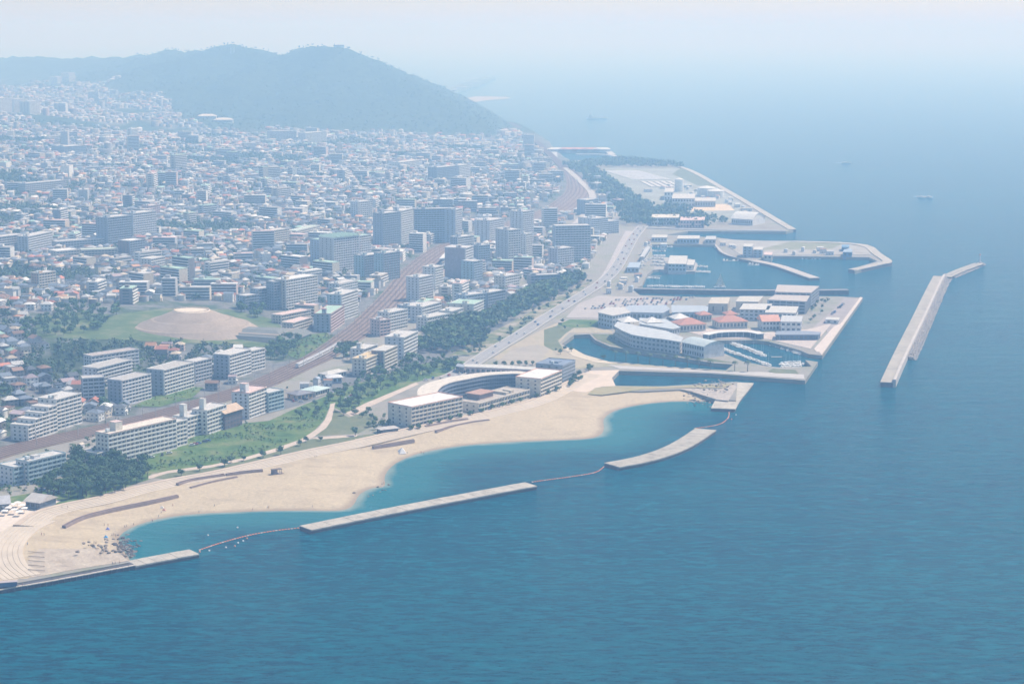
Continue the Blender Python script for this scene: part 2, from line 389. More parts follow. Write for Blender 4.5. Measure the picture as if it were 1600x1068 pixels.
far_edge = [(xr(y)+15, y) for y in (4150, 3900, 3500, 3000, 2600, 2200, 1900, 1600, 1300, 1000, 850)]
far_edge = [(xr(y)-6, y) for y in (4150, 3900, 3600, 3300, 3000, 2800, 2600, 2400, 2200, 2000, 1800, 1600, 1400, 1270, 1150, 1000, 850)]
near_edge = fl([(-220, 958), (-60, 925), (0, 915), (60, 904), (120, 893), (202, 878), (190, 866), (150, 857), (62, 857), (48, 868), (20, 868), (10, 840), (30, 815), (70, 795), (160, 772), (236, 754), (330, 737), (470, 705), (592, 679), (700, 656), (832, 620), (880, 604), (925, 612), (1000, 611), (1062, 608), (1085, 612), (1120, 624), (1150, 625)])
COASTAL = coastal+far_edge+near_edge
conc = M((.34, .32, .30), .85, .2, .18, .08)
pave = M((.40, .37, .34), .85, .2, .15, .12); asphalt = M((.16, .16, .165), .85, .2, .2, .06)
def ground_mat(name, stops, scale=.05, bump=0, fine=1.2):
    m, nt, p = nodes(name, .92, .08)
    a = noise(nt, scale, 6, .7); c = ramp(nt, a, stops)
    f = noise(nt, fine, 3, .6); g = ramp(nt, f, [(.25, (.8, .8, .8)), (.75, (1.15, 1.15, 1.15))])
    lk(nt, mix(nt, 1.0, c, g, 'MULTIPLY'), p.inputs['Base Color'])
    if bump:
        b = nt.nodes.new('ShaderNodeBump'); b.inputs['Distance'].default_value = bump; lk(nt, f, b.inputs['Height']); lk(nt, b.outputs[0], p.inputs['Normal'])
    return m
m_coast = ground_mat('coastal_earth', [(.3, (.24, .22, .19)), (.5, (.30, .28, .25)), (.7, (.20, .22, .14))], .02)
m_grass = ground_mat('rough_grass', [(.3, (.05, .10, .025)), (.45, (.085, .15, .04)), (.56, (.13, .18, .06)), (.68, (.21, .21, .10))], .045, .9, .22)
m_lawn = ground_mat('mown_grass', [(.3, (.12, .145, .075)), (.55, (.16, .175, .10)), (.7, (.22, .21, .14))], .05)
m_dry = ground_mat('dry_ground', [(.3, (.34, .29, .22)), (.5, (.42, .36, .27)), (.72, (.23, .24, .14))], .03)
m_sand = ground_mat('sand', [(.25, (.38, .31, .22)), (.5, (.485, .40, .285)), (.75, (.43, .35, .25))], .035, .12, .5)
m_path = M((.52, .43, .36), .9, .1, .12, .1); m_step = M((.54, .46, .37), .85, .15, .10, .1)
m_ballast = ground_mat('rail_ballast', [(.3, (.21, .15, .125)), (.5, (.265, .20, .165)), (.7, (.33, .265, .22))], .05)
tag(MB().prism(COASTAL, -6, 3.5, holes=[LAGOON]).build('coastal_ground', m_coast), kind='structure')

# beach: sand sloping into the water
def beach_z(x, y):
    s = shore_d(x, y); z = np.where(s > 0, .07*s, .10*s)
    z = np.clip(z, -3, 3.5)+(fbm(x/14, y/14, 3)-.5)*.35*ss(-3, 20, s); dx = dpoly(x, y, BACKL)
    return np.where(dx < 1, 3.75, np.minimum(z, 3.72))
BACKL = fl([(1150, 603), (1062, 606), (1000, 609), (930, 615), (905, 628), (885, 604), (905, 584)]) + fl([(880, 600), (832, 625), (775, 641), (700, 658), (640, 670), (592, 681), (540, 693), (470, 707), (400, 723), (330, 739), (262, 751), (236, 757), (200, 765), (150, 779), (100, 789), (55, 802), (25, 822)])
off = [p for p in SHORE]
seaw = []
for i, p in enumerate(SHORE):
    a = SHORE[max(i-1, 0)]; b = SHORE[min(i+1, len(SHORE)-1)]; L = math.hypot(b[0]-a[0], b[1]-a[1])+1e-6
    seaw.append((p[0]+(b[1]-a[1])/L*22, p[1]-(b[0]-a[0])/L*22))
from mathutils.geometry import tessellate_polygon as _tp
inland_beach = fl([(1150, 600), (1062, 603), (960, 606), (925, 612), (905, 592), (918, 579), (880, 596), (832, 620), (775, 636), (700, 653), (592, 677), (470, 703), (330, 736), (236, 754), (150, 775), (70, 796), (30, 816), (-20, 850), (-120, 885), (-160, 930), (60, 925)])
bx0, bx1 = min(p[0] for p in inland_beach+seaw)-5, max(p[0] for p in inland_beach+seaw)+5
by0, by1 = min(p[1] for p in inland_beach+seaw)-5, max(p[1] for p in inland_beach+seaw)+5
X, Y = np.meshgrid(np.arange(bx0, bx1, 2.5), np.arange(by0, by1, 2.5)); xs, ys = X.ravel(), Y.ravel()
poly_in = SHORE+inland_beach
s_in = inpoly(xs, ys, poly_in); dS = dpoly(xs, ys, SHORE)
sdd = np.where(s_in, dS, -dS)
zb = np.where(sdd > 0, np.minimum(.075*sdd, 3.56+.04*np.sin(sdd)*0), np.maximum(.10*sdd, -3))
zb = zb+(fbm(xs/12, ys/12, 3)-.5)*.30*ss(-1, 18, sdd)*ss(3.7, 3.2, zb)
ny, nx = X.shape; I = np.arange(nx*ny).reshape(ny, nx)
F = np.stack([I[:-1, :-1], I[:-1, 1:], I[1:, 1:], I[1:, :-1]], -1).reshape(-1, 4)
ok = (s_in | (dS < 26)) & ~inpoly(xs, ys, fl([(-300, 1010), (-300, 975), (0, 913), (209, 877), (320, 858), (320, 1010)], 3)); F = F[ok[F].all(1)]
def beach_h(x, y):
    i = int((x-bx0)/2.5); j = int((y-by0)/2.5)
    return float(max(zb[min(max(j, 0), ny-1)*nx+min(max(i, 0), nx-1)], 0)) if 0 <= i < nx and 0 <= j < ny else 3.5
_nt = m_sand.node_tree; _p = _nt.nodes['Principled BSDF']; _l = _p.inputs['Base Color'].links[0].from_socket; _a = _nt.nodes.new('ShaderNodeAttribute'); _a.attribute_name = 'Col'
_nt.links.new(mix(_nt, _a.outputs['Fac'], _l, (.30, .235, .175)), _p.inputs['Base Color'])
me = npmesh('sand_beach', np.stack([xs, ys, zb], 1), F, m_sand, smooth=True)
_w = np.clip(ss(7, 0, sdd+4*(fbm(xs/9, ys/9, 3)-.5)), 0, 1); _w = np.maximum(_w, .35*ss(.62, .72, fbm(xs/26+3, ys/9, 4))*ss(2, 30, sdd)); _c = me.color_attributes.new('Col', 'FLOAT_COLOR', 'POINT'); _c.data.foreach_set('color', np.repeat(_w[:, None], 4, 1).astype(np.float32).ravel())
tag(link('sand_beach', me), kind='structure')

# ---------------------------------------------------------------- flat zones on the coastal ground
def zone(name, px, mat, **k): return sheet(name, fl(px), mat, **k)
zone('meadow', [(-10, 780), (60, 768), (110, 740), (160, 722), (250, 700), (330, 673), (356, 663), (420, 657), (470, 634), (556, 600), (640, 573), (700, 560), (735, 566), (740, 572), (700, 583), (650, 597), (600, 620), (568, 640), (545, 648), (516, 633), (507, 655), (484, 680), (430, 702), (380, 716), (330, 727), (262, 735), (236, 740), (235, 748), (150, 775), (60, 795), (-10, 815)], m_grass)
zone('lawn', [(240, 746), (262, 738), (330, 729), (380, 719), (430, 706), (486, 686), (560, 680), (600, 675), (560, 686), (470, 704), (400, 720), (330, 736), (262, 749)], m_lawn)
zone('park_lawn', [(512, 655), (520, 637), (545, 652), (572, 643), (590, 660), (560, 677), (492, 681)], m_lawn)
zone('footpath', [(232, 743), (262, 735), (330, 726), (380, 715), (430, 700), (470, 686), (498, 668), (508, 655), (514, 641), (516, 631), (524, 629), (521, 642), (518, 656), (510, 668), (486, 685), (436, 704), (382, 719), (330, 730), (262, 739), (232, 748)], m_path)
zone('footpath', [(486, 684), (520, 681), (560, 679), (556, 682), (500, 686)], m_path)
zone('hotel_road', [(540, 645), (570, 630), (650, 597), (654, 600), (580, 634), (560, 646), (548, 650)], m_path)
zone('plaza', [(-20, 800), (12, 788), (40, 782), (82, 778), (95, 782), (60, 800), (30, 818), (-20, 840)], M((.62, .53, .45), .85, .15, .15, .3))
zone('town_street', [(356, 664), (470, 632), (560, 598), (650, 570), (740, 553), (790, 530), (870, 486), (860, 480), (700, 530), (620, 552), (560, 570), (470, 612), (420, 640)], asphalt)
zone('field', [(770, 560), (800, 540), (850, 513), (880, 500), (930, 505), (960, 520), (930, 520), (890, 520), (874, 535), (885, 546), (912, 556), (960, 566), (1100, 577), (1070, 577), (960, 572), (900, 576), (860, 565), (800, 568)], m_dry)
zone('bare_field', [(778, 564), (800, 545), (838, 538), (860, 544), (850, 556), (845, 568), (790, 570)], M((.36, .32, .27), .9, .1, .15, .05))
zone('grass_strip', [(850, 540), (850, 515), (880, 506), (900, 510), (885, 520), (872, 532), (880, 546), (865, 548)], m_lawn)
zone('parking_area', [(884, 496), (905, 474), (935, 462), (1010, 464), (1060, 472), (1000, 484), (950, 487), (936, 497)], M((.40, .36, .34), .9, .15, .12, .08))
zone('planted_verge', [(870, 508), (890, 499), (934, 500), (935, 511), (900, 512)], m_grass)
zone('rocky_spit', [(1062, 607), (1128, 607), (1146, 601), (1152, 604), (1138, 626), (1120, 624), (1085, 613)], M((.42, .37, .33), .95, .1, .3, .4))
zone('promenade', [(880, 604), (905, 588), (920, 579), (968, 578), (956, 590), (962, 603), (940, 604), (925, 610), (915, 613), (900, 612)], M((.60, .50, .41), .9, .1, .1, .1))
zone('stone_terrace', [(42, 880), (48, 869), (62, 857), (150, 857), (190, 866), (200, 876), (120, 889), (50, 902)], ground_mat('stone_terrace', [(.3, (.34, .28, .22)), (.5, (.44, .37, .30)), (.7, (.52, .45, .36))], .12, .3, .6))
zone('roadside_garden', [(700, 556), (757, 525), (830, 487), (895, 452), (925, 438), (900, 461), (852, 491), (800, 523), (748, 554)], ground_mat('garden_ground', [(.3, (.10, .14, .06)), (.48, (.16, .18, .10)), (.56, (.34, .30, .24)), (.7, (.40, .35, .28))], .05))
zone('lagoon_lawn', [(925, 522), (960, 522), (980, 534), (1060, 551), (1120, 562), (1150, 567), (1118, 565), (1030, 551), (953, 538), (933, 530)], m_lawn)
zone('south_promenade', [(968, 576), (950, 570), (1040, 575), (1130, 581), (1190, 581), (1256, 585), (1257, 592), (1110, 582)], M((.46, .43, .41), .85, .15, .1, .1))
zone('pier_lawn', [(1200, 580), (1208, 576), (1243, 578), (1248, 584), (1210, 583)], m_lawn)
zone('quay_apron', [(1284, 552), (1346, 467), (1318, 466), (1308, 478), (1290, 495), (1270, 512), (1290, 514), (1295, 525), (1278, 545)], M((.33, .29, .28), .85, .15, .2, .05))
zone('quay_path', [(1284, 554), (1348, 465), (1344, 464), (1280, 551)], M((.58, .50, .45), .85, .15, .1, .1))
zone('quay_path', [(1276, 550), (1272, 545), (1303, 510), (1318, 504), (1312, 510), (1283, 550)], M((.58, .50, .45), .85, .15, .1, .1))
zone('mall_court', [(1060, 515), (1110, 514), (1185, 514), (1190, 520), (1260, 515), (1300, 505), (1266, 545), (1200, 530), (1115, 529), (1100, 525)], M((.5, .43, .39), .85, .15, .1, .1))
zone('sandy_bank', [(880, 545), (893, 543), (915, 555), (950, 565), (960, 569), (930, 566), (895, 556)], M((.55, .47, .36), .9, .1, .1, .1))
zone('dry_grass_spit', [(918, 616), (930, 606), (962, 603), (1035, 604), (1145, 600), (1128, 606), (1066, 606), (1000, 609), (940, 617)], ground_mat('dry_grass', [(.3, (.27, .25, .14)), (.5, (.36, .31, .19)), (.7, (.20, .23, .11))], .05))
zone('boat_yard', [(1018, 384), (1000, 405), (985, 425), (975, 436), (1004, 432), (1010, 418), (1040, 423), (1085, 424), (1108, 424), (1108, 402), (1040, 399), (1018, 399)], M((.42, .38, .35), .85, .15, .15, .1)) if False else None
zone('works_ground', [(940, 262), (1060, 262), (1100, 280), (1140, 305), (1190, 340), (1180, 350), (1100, 345), (1020, 322), (970, 295)], M((.30, .31, .28), .9, .1, .25, .02))
zone('works_lawn', [(1065, 262), (1085, 272), (1120, 292), (1090, 290), (1050, 272)], m_lawn)
zone('sports_pitch', [(1070, 320), (1138, 319), (1148, 329), (1080, 330)], M((.62, .50, .36), .9, .1, .1, .05))
zone('harbour_ground', [(1120, 374), (1240, 378), (1320, 381), (1352, 386), (1362, 398), (1200, 399), (1160, 400)], M((.36, .34, .31), .9, .1, .2, .05))
zone('harbour_green', [(1236, 378), (1316, 381), (1300, 389), (1180, 391)], ground_mat('thin_grass', [(.3, (.2, .22, .13)), (.7, (.3, .28, .2))], .05))
drape('burial_park_lawn', [(min(max(a, -900), 900), b) for a, b in [hit(*q) for q in [(50, 497), (100, 488), (180, 492), (260, 482), (360, 484), (430, 500), (455, 530), (420, 545), (330, 538), (215, 533), (130, 530), (60, 528)]]], ground_mat('park_grass', [(.3, (.06, .10, .04)), (.5, (.11, .155, .06)), (.66, (.22, .21, .14))], .04), .5, 10)
drape('railside_grass', [hit(*q) for q in [(452, 556), (440, 540), (470, 525), (510, 520), (520, 528), (490, 548), (465, 562)]], m_grass, .4, 8)
drape('railside_scrub', [hit(*q) for q in [(205, 636), (240, 620), (300, 604), (318, 606), (300, 622), (250, 636)]], m_grass, .4, 8)

# railway: bed, rails, masts
rl = smooth_line([tuple(p) for p in RAIL], 4)
rz = [max(gz(x, y), 3.5)+.9 for x, y in rl]; rz = list(np.convolve(np.pad(rz, 6, 'edge'), np.ones(13)/13, 'valid')); RAILZ = list(rz)
wd_ = [float(np.interp(y, [1100, 1600, 1900, 2300, 2700, 3000, 3400, 4000, 5500], [12, 13, 17, 19, 20, 27, 22, 9, 7])) for x, y in rl]
mb = MB()
for i in range(len(rl)-1):
    a0, a1 = offset([rl[i], rl[i+1]], wd_[i]), offset([rl[i], rl[i+1]], -wd_[i])
L_ = [offset(rl, 1)[i] for i in range(len(rl))]
def side(k): 
    o = offset(rl, 1.0); return [(p[0]+(q[0]-p[0])*k*w, p[1]+(q[1]-p[1])*k*w) for p, q, w in zip(rl, o, wd_)]
eL, eR = side(-1), side(1)
for i in range(len(rl)-1):
    mb.face([(*eR[i], rz[i]), (*eR[i+1], rz[i+1]), (*eL[i+1], rz[i+1]), (*eL[i], rz[i])])
    for e, s in ((eR, 1), (eL, -1)):
        mb.face([(*e[i], rz[i]), (*e[i+1], rz[i+1]), (e[i+1][0], e[i+1][1], rz[i+1]-6), (e[i][0], e[i][1], rz[i]-6)])
tag(mb.build('rail_bed', m_ballast), kind='structure')
tracks = []
m_rail = M((.20, .12, .10), .6, .4)
for t in range(6):
    k = -.82+.33*t; line = side(k); mb = MB(); n = 46 if t < 6 else 0
    for s in (-.72, .72): ribbon(offset(line, s), -.12, .12, [z+.22 for z in rz], mb, 0, None)
    for i, (x, y, h) in enumerate(walk(line[:62], 3.2)): pass
    ribbon(line, -1.3, 1.3, [z+.05 for z in rz], mb, 1)
    tag(mb.build('railway_track', [m_rail, M((.125, .085, .07), .9, .1, .3, .6)]), kind='structure'); tracks.append(line)

# coast road with centre line, kerbs and guard rails
ROADPX = [(700, 590), (722, 578), (748, 561), (780, 541), (812, 522), (860, 491), (905, 463), (935, 444), (958, 424), (972, 402), (984, 380), (993, 366), (1005, 352)]
road = smooth_line(fl(ROADPX, 5), 4); zr = 4.6
tag(ribbon(road, -7, 7, zr, z0=3).build('coast_road', M((.30, .29, .29), .85, .2, .12, .05)), kind='structure')
mb = MB()
for s in (0,):
    for i, (x, y, h) in enumerate(walk(offset(road, s), 9)):
        c, sn = math.cos(h), math.sin(h); p = [(x-c*2.2-sn*-.12, y-sn*2.2+c*-.12), (x+c*2.2-sn*-.12, y+sn*2.2+c*-.12), (x+c*2.2-sn*.12, y+sn*2.2+c*.12), (x-c*2.2-sn*.12, y-sn*2.2+c*.12)]
        mb.face([(a, b, zr+.03) for a, b in p])
tag(mb.build('lane_markings', M((.78, .77, .74), .6, .3, .05)), kind='structure')
mb = MB(); ribbon(road, -7.4, -6.9, zr+.75, mb, 0, zr-.5); ribbon(road, 6.9, 7.4, zr+.75, mb, 0, zr-.5)
tag(mb.build('road_kerb', M((.5, .48, .46), .8, .2, .1)), kind='structure')
r2 = smooth_line(fl([(930, 452), (950, 428), (962, 405), (974, 380), (984, 362)]), 3)
tag(ribbon(r2, -6, 6, 4.4, z0=3).build('side_road', M((.42, .38, .37), .85, .15, .12, .06)), kind='structure')
r3 = smooth_line(fl([(640, 556), (700, 548), (745, 553), (770, 548)]), 3)
r4 = smooth_line(fl([(884, 262), (908, 284), (925, 303), (921, 322), (905, 345), (880, 362)], 5), 4)
tag(ribbon(r4, -6, 6, 5.2, z0=3).build('shore_road', M((.45, .42, .40), .85, .15, .12, .06)), kind='structure')
r5 = smooth_line(fl([(1004, 356), (1060, 358), (1150, 360), (1228, 361)]), 3)
tag(ribbon(r5, -7, 7, 4.5, z0=0).build('causeway_road', M((.30, .30, .31), .85, .15, .12, .06)), kind='structure')

# sea walls, breakwaters, piers
def wall_line(name, px, w0, w1, z, mat, label=None, cat=None, z0=-3):
    return tag(ribbon(smooth_line(fl(px, z), 3), w0, w1, z, z0=z0).build(name, mat), label, cat, None, None if cat else 'structure')
def slab_poly(name, px, z, mat, label, cat, joints=None):
    e = empty(name, (0, 0, 0), 0, label, cat); P = fl(px, z)
    MB().prism(P, -4, z-.4).build('base_wall', M((.20, .17, .16), .9, .2, .3, .3), e)
    c = (sum(p[0] for p in P)/len(P), sum(p[1] for p in P)/len(P))
    return e, P
def deck_slabs(e, line, half, z, n, mat, thick=.8):
    """the cast slabs of a deck, each a piece of its own with an open joint"""
    W = walk(line, sum(math.hypot(b[0]-a[0], b[1]-a[1]) for a, b in zip(line[:-1], line[1:]))/n-1e-6)
    for i in range(len(W)-1):
        (x0, y0, h0), (x1, y1, h1) = W[i], W[i+1]; L = math.hypot(x1-x0, y1-y0); ux, uy = (x1-x0)/L, (y1-y0)/L
        hA = math.atan2(W[i][1]-W[i-1][1], W[i][0]-W[i-1][0]) if i else math.atan2(uy, ux)
        g = .12; zz = z+random.uniform(-.06, .06)
        def cr(x, y, h): return [(x+math.sin(h)*half, y-math.cos(h)*half), (x-math.sin(h)*half, y+math.cos(h)*half)]
        hm0 = h0 if i == 0 else (math.atan2(W[i][1]-W[i-1][1], W[i][0]-W[i-1][0])+math.atan2(uy, ux))/2
        hm1 = math.atan2(uy, ux) if i == len(W)-2 else (math.atan2(W[i+2][1]-W[i+1][1], W[i+2][0]-W[i+1][0])+math.atan2(uy, ux))/2
        a = cr(x0+ux*g, y0+uy*g, hm0); b = cr(x1-ux*g, y1-uy*g, hm1)
        MB().prism([a[0], b[0], b[1], a[1]], zz-thick, zz).build('deck_slab', mat, e)
def breakwater(label, px, half, z, n, mat, name='breakwater'):
    e = empty(name, (0, 0, 0), 0, label, 'breakwater'); line = smooth_line(fl(px, z), 4)
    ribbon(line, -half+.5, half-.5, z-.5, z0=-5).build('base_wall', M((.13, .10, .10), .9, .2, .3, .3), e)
    deck_slabs(e, line, half, z, n, mat); return e
bw = [ground_mat('weathered_concrete', [(.32, (.30*c, .275*c, .24*c)), (.47, (.42*c, .385*c, .335*c)), (.68, (.50*c, .46*c, .40*c))], .13) for c in (1, .93, 1.06)]
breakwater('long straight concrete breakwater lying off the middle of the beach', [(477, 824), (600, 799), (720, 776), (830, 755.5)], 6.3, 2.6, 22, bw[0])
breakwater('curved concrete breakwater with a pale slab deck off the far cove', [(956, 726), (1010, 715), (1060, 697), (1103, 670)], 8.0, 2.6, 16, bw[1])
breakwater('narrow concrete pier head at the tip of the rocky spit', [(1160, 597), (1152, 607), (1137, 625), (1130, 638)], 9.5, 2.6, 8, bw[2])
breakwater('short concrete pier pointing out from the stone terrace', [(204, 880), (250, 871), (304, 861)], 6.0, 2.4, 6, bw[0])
e = empty('boardwalk_pier', (0, 0, 0), 0, 'pale boardwalk on many dark piles along the near waterfront', 'pier')
bl = smooth_line(fl([(-60, 928), (0, 915), (60, 905), (120, 894), (205, 878)], 3.0), 3)
deck_slabs(e, offset(bl, 1.5), 3.2, 2.6, 26, M((.66, .57, .48), .85, .2, .1, .3), .5)
deck_slabs(e, offset(bl, -5.5), 2.6, 3.3, 26, M((.58, .49, .41), .85, .2, .1, .3), .5)
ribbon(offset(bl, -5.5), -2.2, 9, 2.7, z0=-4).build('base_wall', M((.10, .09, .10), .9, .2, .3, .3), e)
pile = MB().tube((0, 0, -4), (0, 0, 2.1), .42, .42, 8).mesh('pile', M((.12, .11, .12), .8))
cap = MB().box(-.35, -2.8, 0, .35, 2.8, .5).mesh('cross_beam', M((.2, .18, .17), .8))
for x, y, h in walk(offset(bl, 4.0), 3.4): link('pile', pile, e, (x, y, 0))
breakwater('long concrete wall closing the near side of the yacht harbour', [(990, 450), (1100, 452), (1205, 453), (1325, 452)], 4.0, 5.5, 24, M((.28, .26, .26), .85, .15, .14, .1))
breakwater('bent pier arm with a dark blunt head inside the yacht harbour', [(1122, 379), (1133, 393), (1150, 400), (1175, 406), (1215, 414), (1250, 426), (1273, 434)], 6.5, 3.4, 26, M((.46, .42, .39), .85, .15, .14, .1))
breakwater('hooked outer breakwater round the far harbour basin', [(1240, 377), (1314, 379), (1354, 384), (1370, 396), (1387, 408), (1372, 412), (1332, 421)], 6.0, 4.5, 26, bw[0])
breakwater('concrete seawall edging the works land beyond the harbours', [(1050, 257), (1083, 268), (1150, 306), (1238, 358)], 6.0, 4.5, 30, bw[0])
# the detached outer breakwater: deck, parapet wall and armour blocks
ob = breakwater('long detached outer breakwater with an armour block slope, standing alone at right', [(1386, 597), (1405, 555), (1433, 498), (1456, 450), (1466, 431)], 5.6, 4.0, 34, bw[1])
ribbon(smooth_line(fl([(1397.5, 597), (1416, 555), (1443.5, 498), (1465.5, 450), (1475.5, 431)], 4.5), 3), -1.2, 1.2, 6.8, z0=-3).build('parapet_wall', M((.52, .47, .43), .85, .15, .14, .1), ob)
ob2 = breakwater('outer arm of the detached breakwater ending in a small harbour light', [(1478, 432), (1500, 422), (1530, 411)], 6.0, 3.6, 12, bw[1])
def rock_mesh(seed, r=1.0):
    rr = random.Random(seed); bm = bmesh.new(); bmesh.ops.create_icosphere(bm, subdivisions=1, radius=r)
    for v in bm.verts: v.co *= rr.uniform(.7, 1.2); v.co.z *= .7
    me = bpy.data.meshes.new('rock'); bm.to_mesh(me); bm.free(); return me
def tetrapod():
    mb = MB()
    for d in ((0, 0, 1), (.94, 0, -.33), (-.47, .82, -.33), (-.47, -.82, -.33)): mb.tube((0, 0, 0), tuple(1.5*c for c in d), .75, .45, 6)
    return mb
tp = tetrapod(); tv = np.array(tp.v); 
def scatter(name, mb_, pts, mat, kind='stuff', parent=None, smin=.8, smax=1.3):
    """many alike pieces joined into one real mesh"""
    tvx = np.array(mb_.v); N = len(pts); a = rng.random(N)*6.28; b = rng.random(N)*6.28; s = rng.uniform(smin, smax, N)
    ca, sa, cb, sb = np.cos(a), np.sin(a), np.cos(b), np.sin(b)
    x, y, z = tvx[:, 0][None], tvx[:, 1][None], tvx[:, 2][None]
    y2 = y*cb[:, None]-z*sb[:, None]; z2 = y*sb[:, None]+z*cb[:, None]; x3 = x*ca[:, None]-y2*sa[:, None]; y3 = x*sa[:, None]+y2*ca[:, None]
    P = np.array(pts); V = np.stack([x3*s[:, None]+P[:, 0:1], y3*s[:, None]+P[:, 1:2], z2*s[:, None]+P[:, 2:3]], -1).reshape(-1, 3)
    nv = len(tvx); bys = {}
    for f in mb_.f: bys.setdefault(len(f), []).append(f)
    Fs = [(np.array(f)[None]+(np.arange(N)*nv)[:, None, None]).reshape(-1, k) for k, f in bys.items()]
    o = link(name, npmesh(name, V, Fs, mat), parent); return tag(o, kind=kind)
rl2 = smooth_line(fl([(1417, 562), (1445, 500), (1467, 451), (1477, 433)], 0), 6); pts = []
for x, y, h in walk(rl2, 2.1):
    for k in range(5): pts.append((x+math.sin(h)*(k*1.9+random.uniform(-.5, .5)), y-math.cos(h)*(k*1.9+random.uniform(-.5, .5)), 3.2-k*.85+random.uniform(-.3, .3)))
m_arm = M((.34, .31, .29), .9, .1, .25, .3)
scatter('armour_blocks', tp, pts, m_arm, parent=ob)
rl3 = fl([(1482, 434), (1503, 425), (1530, 413)], 0); pts = []
for x, y, h in walk(rl3, 2.1):
    for k in range(4): pts.append((x+math.sin(h)*(k*1.9+2), y-math.cos(h)*(k*1.9+2), 2.6-k*.8))
scatter('armour_blocks', tp, pts, m_arm, parent=ob2)
pts = []
for x, y, h in walk(fl([(1090, 270), (1160, 308), (1240, 357)], 0), 3.5):
    for k in range(2): pts.append((x+math.sin(h)*(k*2.2+7), y-math.cos(h)*(k*2.2+7), 1.6-k*.9))
scatter('seawall_armour', tp, pts, m_arm, parent=None)

# stepped seating between the promenade and the sand
bk = smooth_line(fl([(25, 822), (55, 802), (100, 789), (150, 779), (200, 765), (236, 757), (262, 751), (330, 739), (400, 723), (470, 707), (540, 693), (592, 681), (640, 670), (700, 658), (775, 641), (832, 625), (880, 601), (915, 584)], 3.6), 3)
for k in range(5):
    o = offset(bk, 14-2.6*k); z = 3.72+.20*k
    tag(ribbon(o, -1.25, 1.25, z, z0=3.0).build('beach_step', m_step), kind='structure')
tag(ribbon(offset(bk, 0), -1.7, 2.2, 4.72, z0=3.2).build('beach_promenade', M((.50, .41, .33), .9, .1, .12, .2)), kind='structure')
arc = smooth_line(fl([(64, 812), (38, 824), (16, 842), (6, 862), (12, 884), (34, 902)]), 5)
for k in range(7):
    tag(ribbon(offset(arc, -9+2.9*k), -1.35, 1.35, 3.66+.035*(7-k), z0=3.0).build('beach_step', m_step), kind='structure')
for px, w in (([(99, 821), (130, 806), (180, 793), (230, 783), (277, 773)], .85), ([(582, 697), (612, 692), (646, 686)], .55), ([(276, 757), (300, 750), (350, 742)], .55), ([(297, 761), (330, 752), (370, 744)], .55), ([(353, 742), (380, 738), (410, 735)], .55), ([(664, 667), (700, 660), (730, 655)], .55), ([(680, 673), (710, 664), (740, 658), (764, 655)], .55)):
    e = empty('beach_wall', (0, 0, 0), 0, {99: 'long curved dark low wall on the sand of the near cove', 582: 'straight dark low wall on the sand beside the sunshade', 276: 'upper dark low wall beside the beach steps near the round tree grove', 297: 'lower dark ramp wall crossing the near beach steps', 353: 'short dark ramp wall just behind the beach hut', 664: 'upper dark ramp wall below the hotel front wing', 680: 'lower dark ramp wall on the sand below the hotel'}[px[0][0]], 'low wall')
    ln = smooth_line(fl(px, 4), 4); ribbon(ln, -w, w, 4.25 if px[0][0] in (99, 582, 297, 680) else 5.2, z0=2).build('wall_body', M((.20, .145, .14), .9, .1, .2, .3), e)
    ribbon(offset(ln, 1.3), -.3, .3, 4.05 if px[0][0] in (99, 582, 297, 680) else 4.95, z0=2).build('seat_ledge', M((.30, .23, .21), .9, .1, .2, .3), e)
# ---------------------------------------------------------------- foliage
def leaf_cloud(n, rx, ry, rz, cz, size, r, lobes=7, base=(.045, .085, .035)):
    """leaf sprays on several uneven lobes; returns verts, faces, colours"""
    V = []; F = []; Cc = []; L = []
    for k in range(lobes):
        a = r.uniform(0, 6.28); q = r.uniform(.25, .75); L.append((math.cos(a)*rx*q, math.sin(a)*ry*q, cz+r.uniform(-.45, .6)*rz, r.uniform(.35, .6), r.uniform(.75, 1.25)))
    L.append((0, 0, cz+rz*.2, .62, 1))
    for i in range(n):
        lx, ly, lz, q, b = r.choice(L); d = Vector((r.gauss(0, 1), r.gauss(0, 1), r.gauss(0, 1))).normalized()
        t = r.uniform(.7, 1.05); c = Vector((lx+d.x*rx*q*t, ly+d.y*ry*q*t, lz+d.z*rz*q*t*.9))
        nn = (d+Vector((r.uniform(-.6, .6), r.uniform(-.6, .6), r.uniform(-.2, .8)))).normalized(); u = nn.orthogonal().normalized()
        u = (Matrix.Rotation(r.uniform(0, 6.28), 3, nn) @ u); w = nn.cross(u); s = size*r.uniform(.6, 1.3); k = len(V)
        V += [tuple(c+u*s), tuple(c+w*s*.8), tuple(c-u*s*.9), tuple(c-w*s*.7)]; F.append((k, k+1, k+2, k+3))
        g = b*r.uniform(.7, 1.35); Cc.append((base[0]*g*r.uniform(.8, 1.4), base[1]*g, base[2]*g))
    return V, F, Cc
def crown_mesh(name, *a, **k):
    V, F, Cc = leaf_cloud(*a, **k); return npmesh(name, np.array(V), np.array(F), LEAF, np.array(Cc))
bark = M((.10, .075, .055), .95, .1, .3, 1)
def trunk_mesh(h, r, seed, limbs=4):
    q = random.Random(seed); mb = MB(); mb.tube((0, 0, -.5), (q.uniform(-.2, .2), q.uniform(-.2, .2), h*.55), r, r*.65, 7)
    for k in range(limbs):
        a = k*6.28/limbs+q.random(); mb.tube((0, 0, h*(.35+.05*k)), (math.cos(a)*h*.26, math.sin(a)*h*.26, h*(.62+.05*k)), r*.5, r*.2, 5)
    return mb.mesh('trunk', bark)
TREES = {}
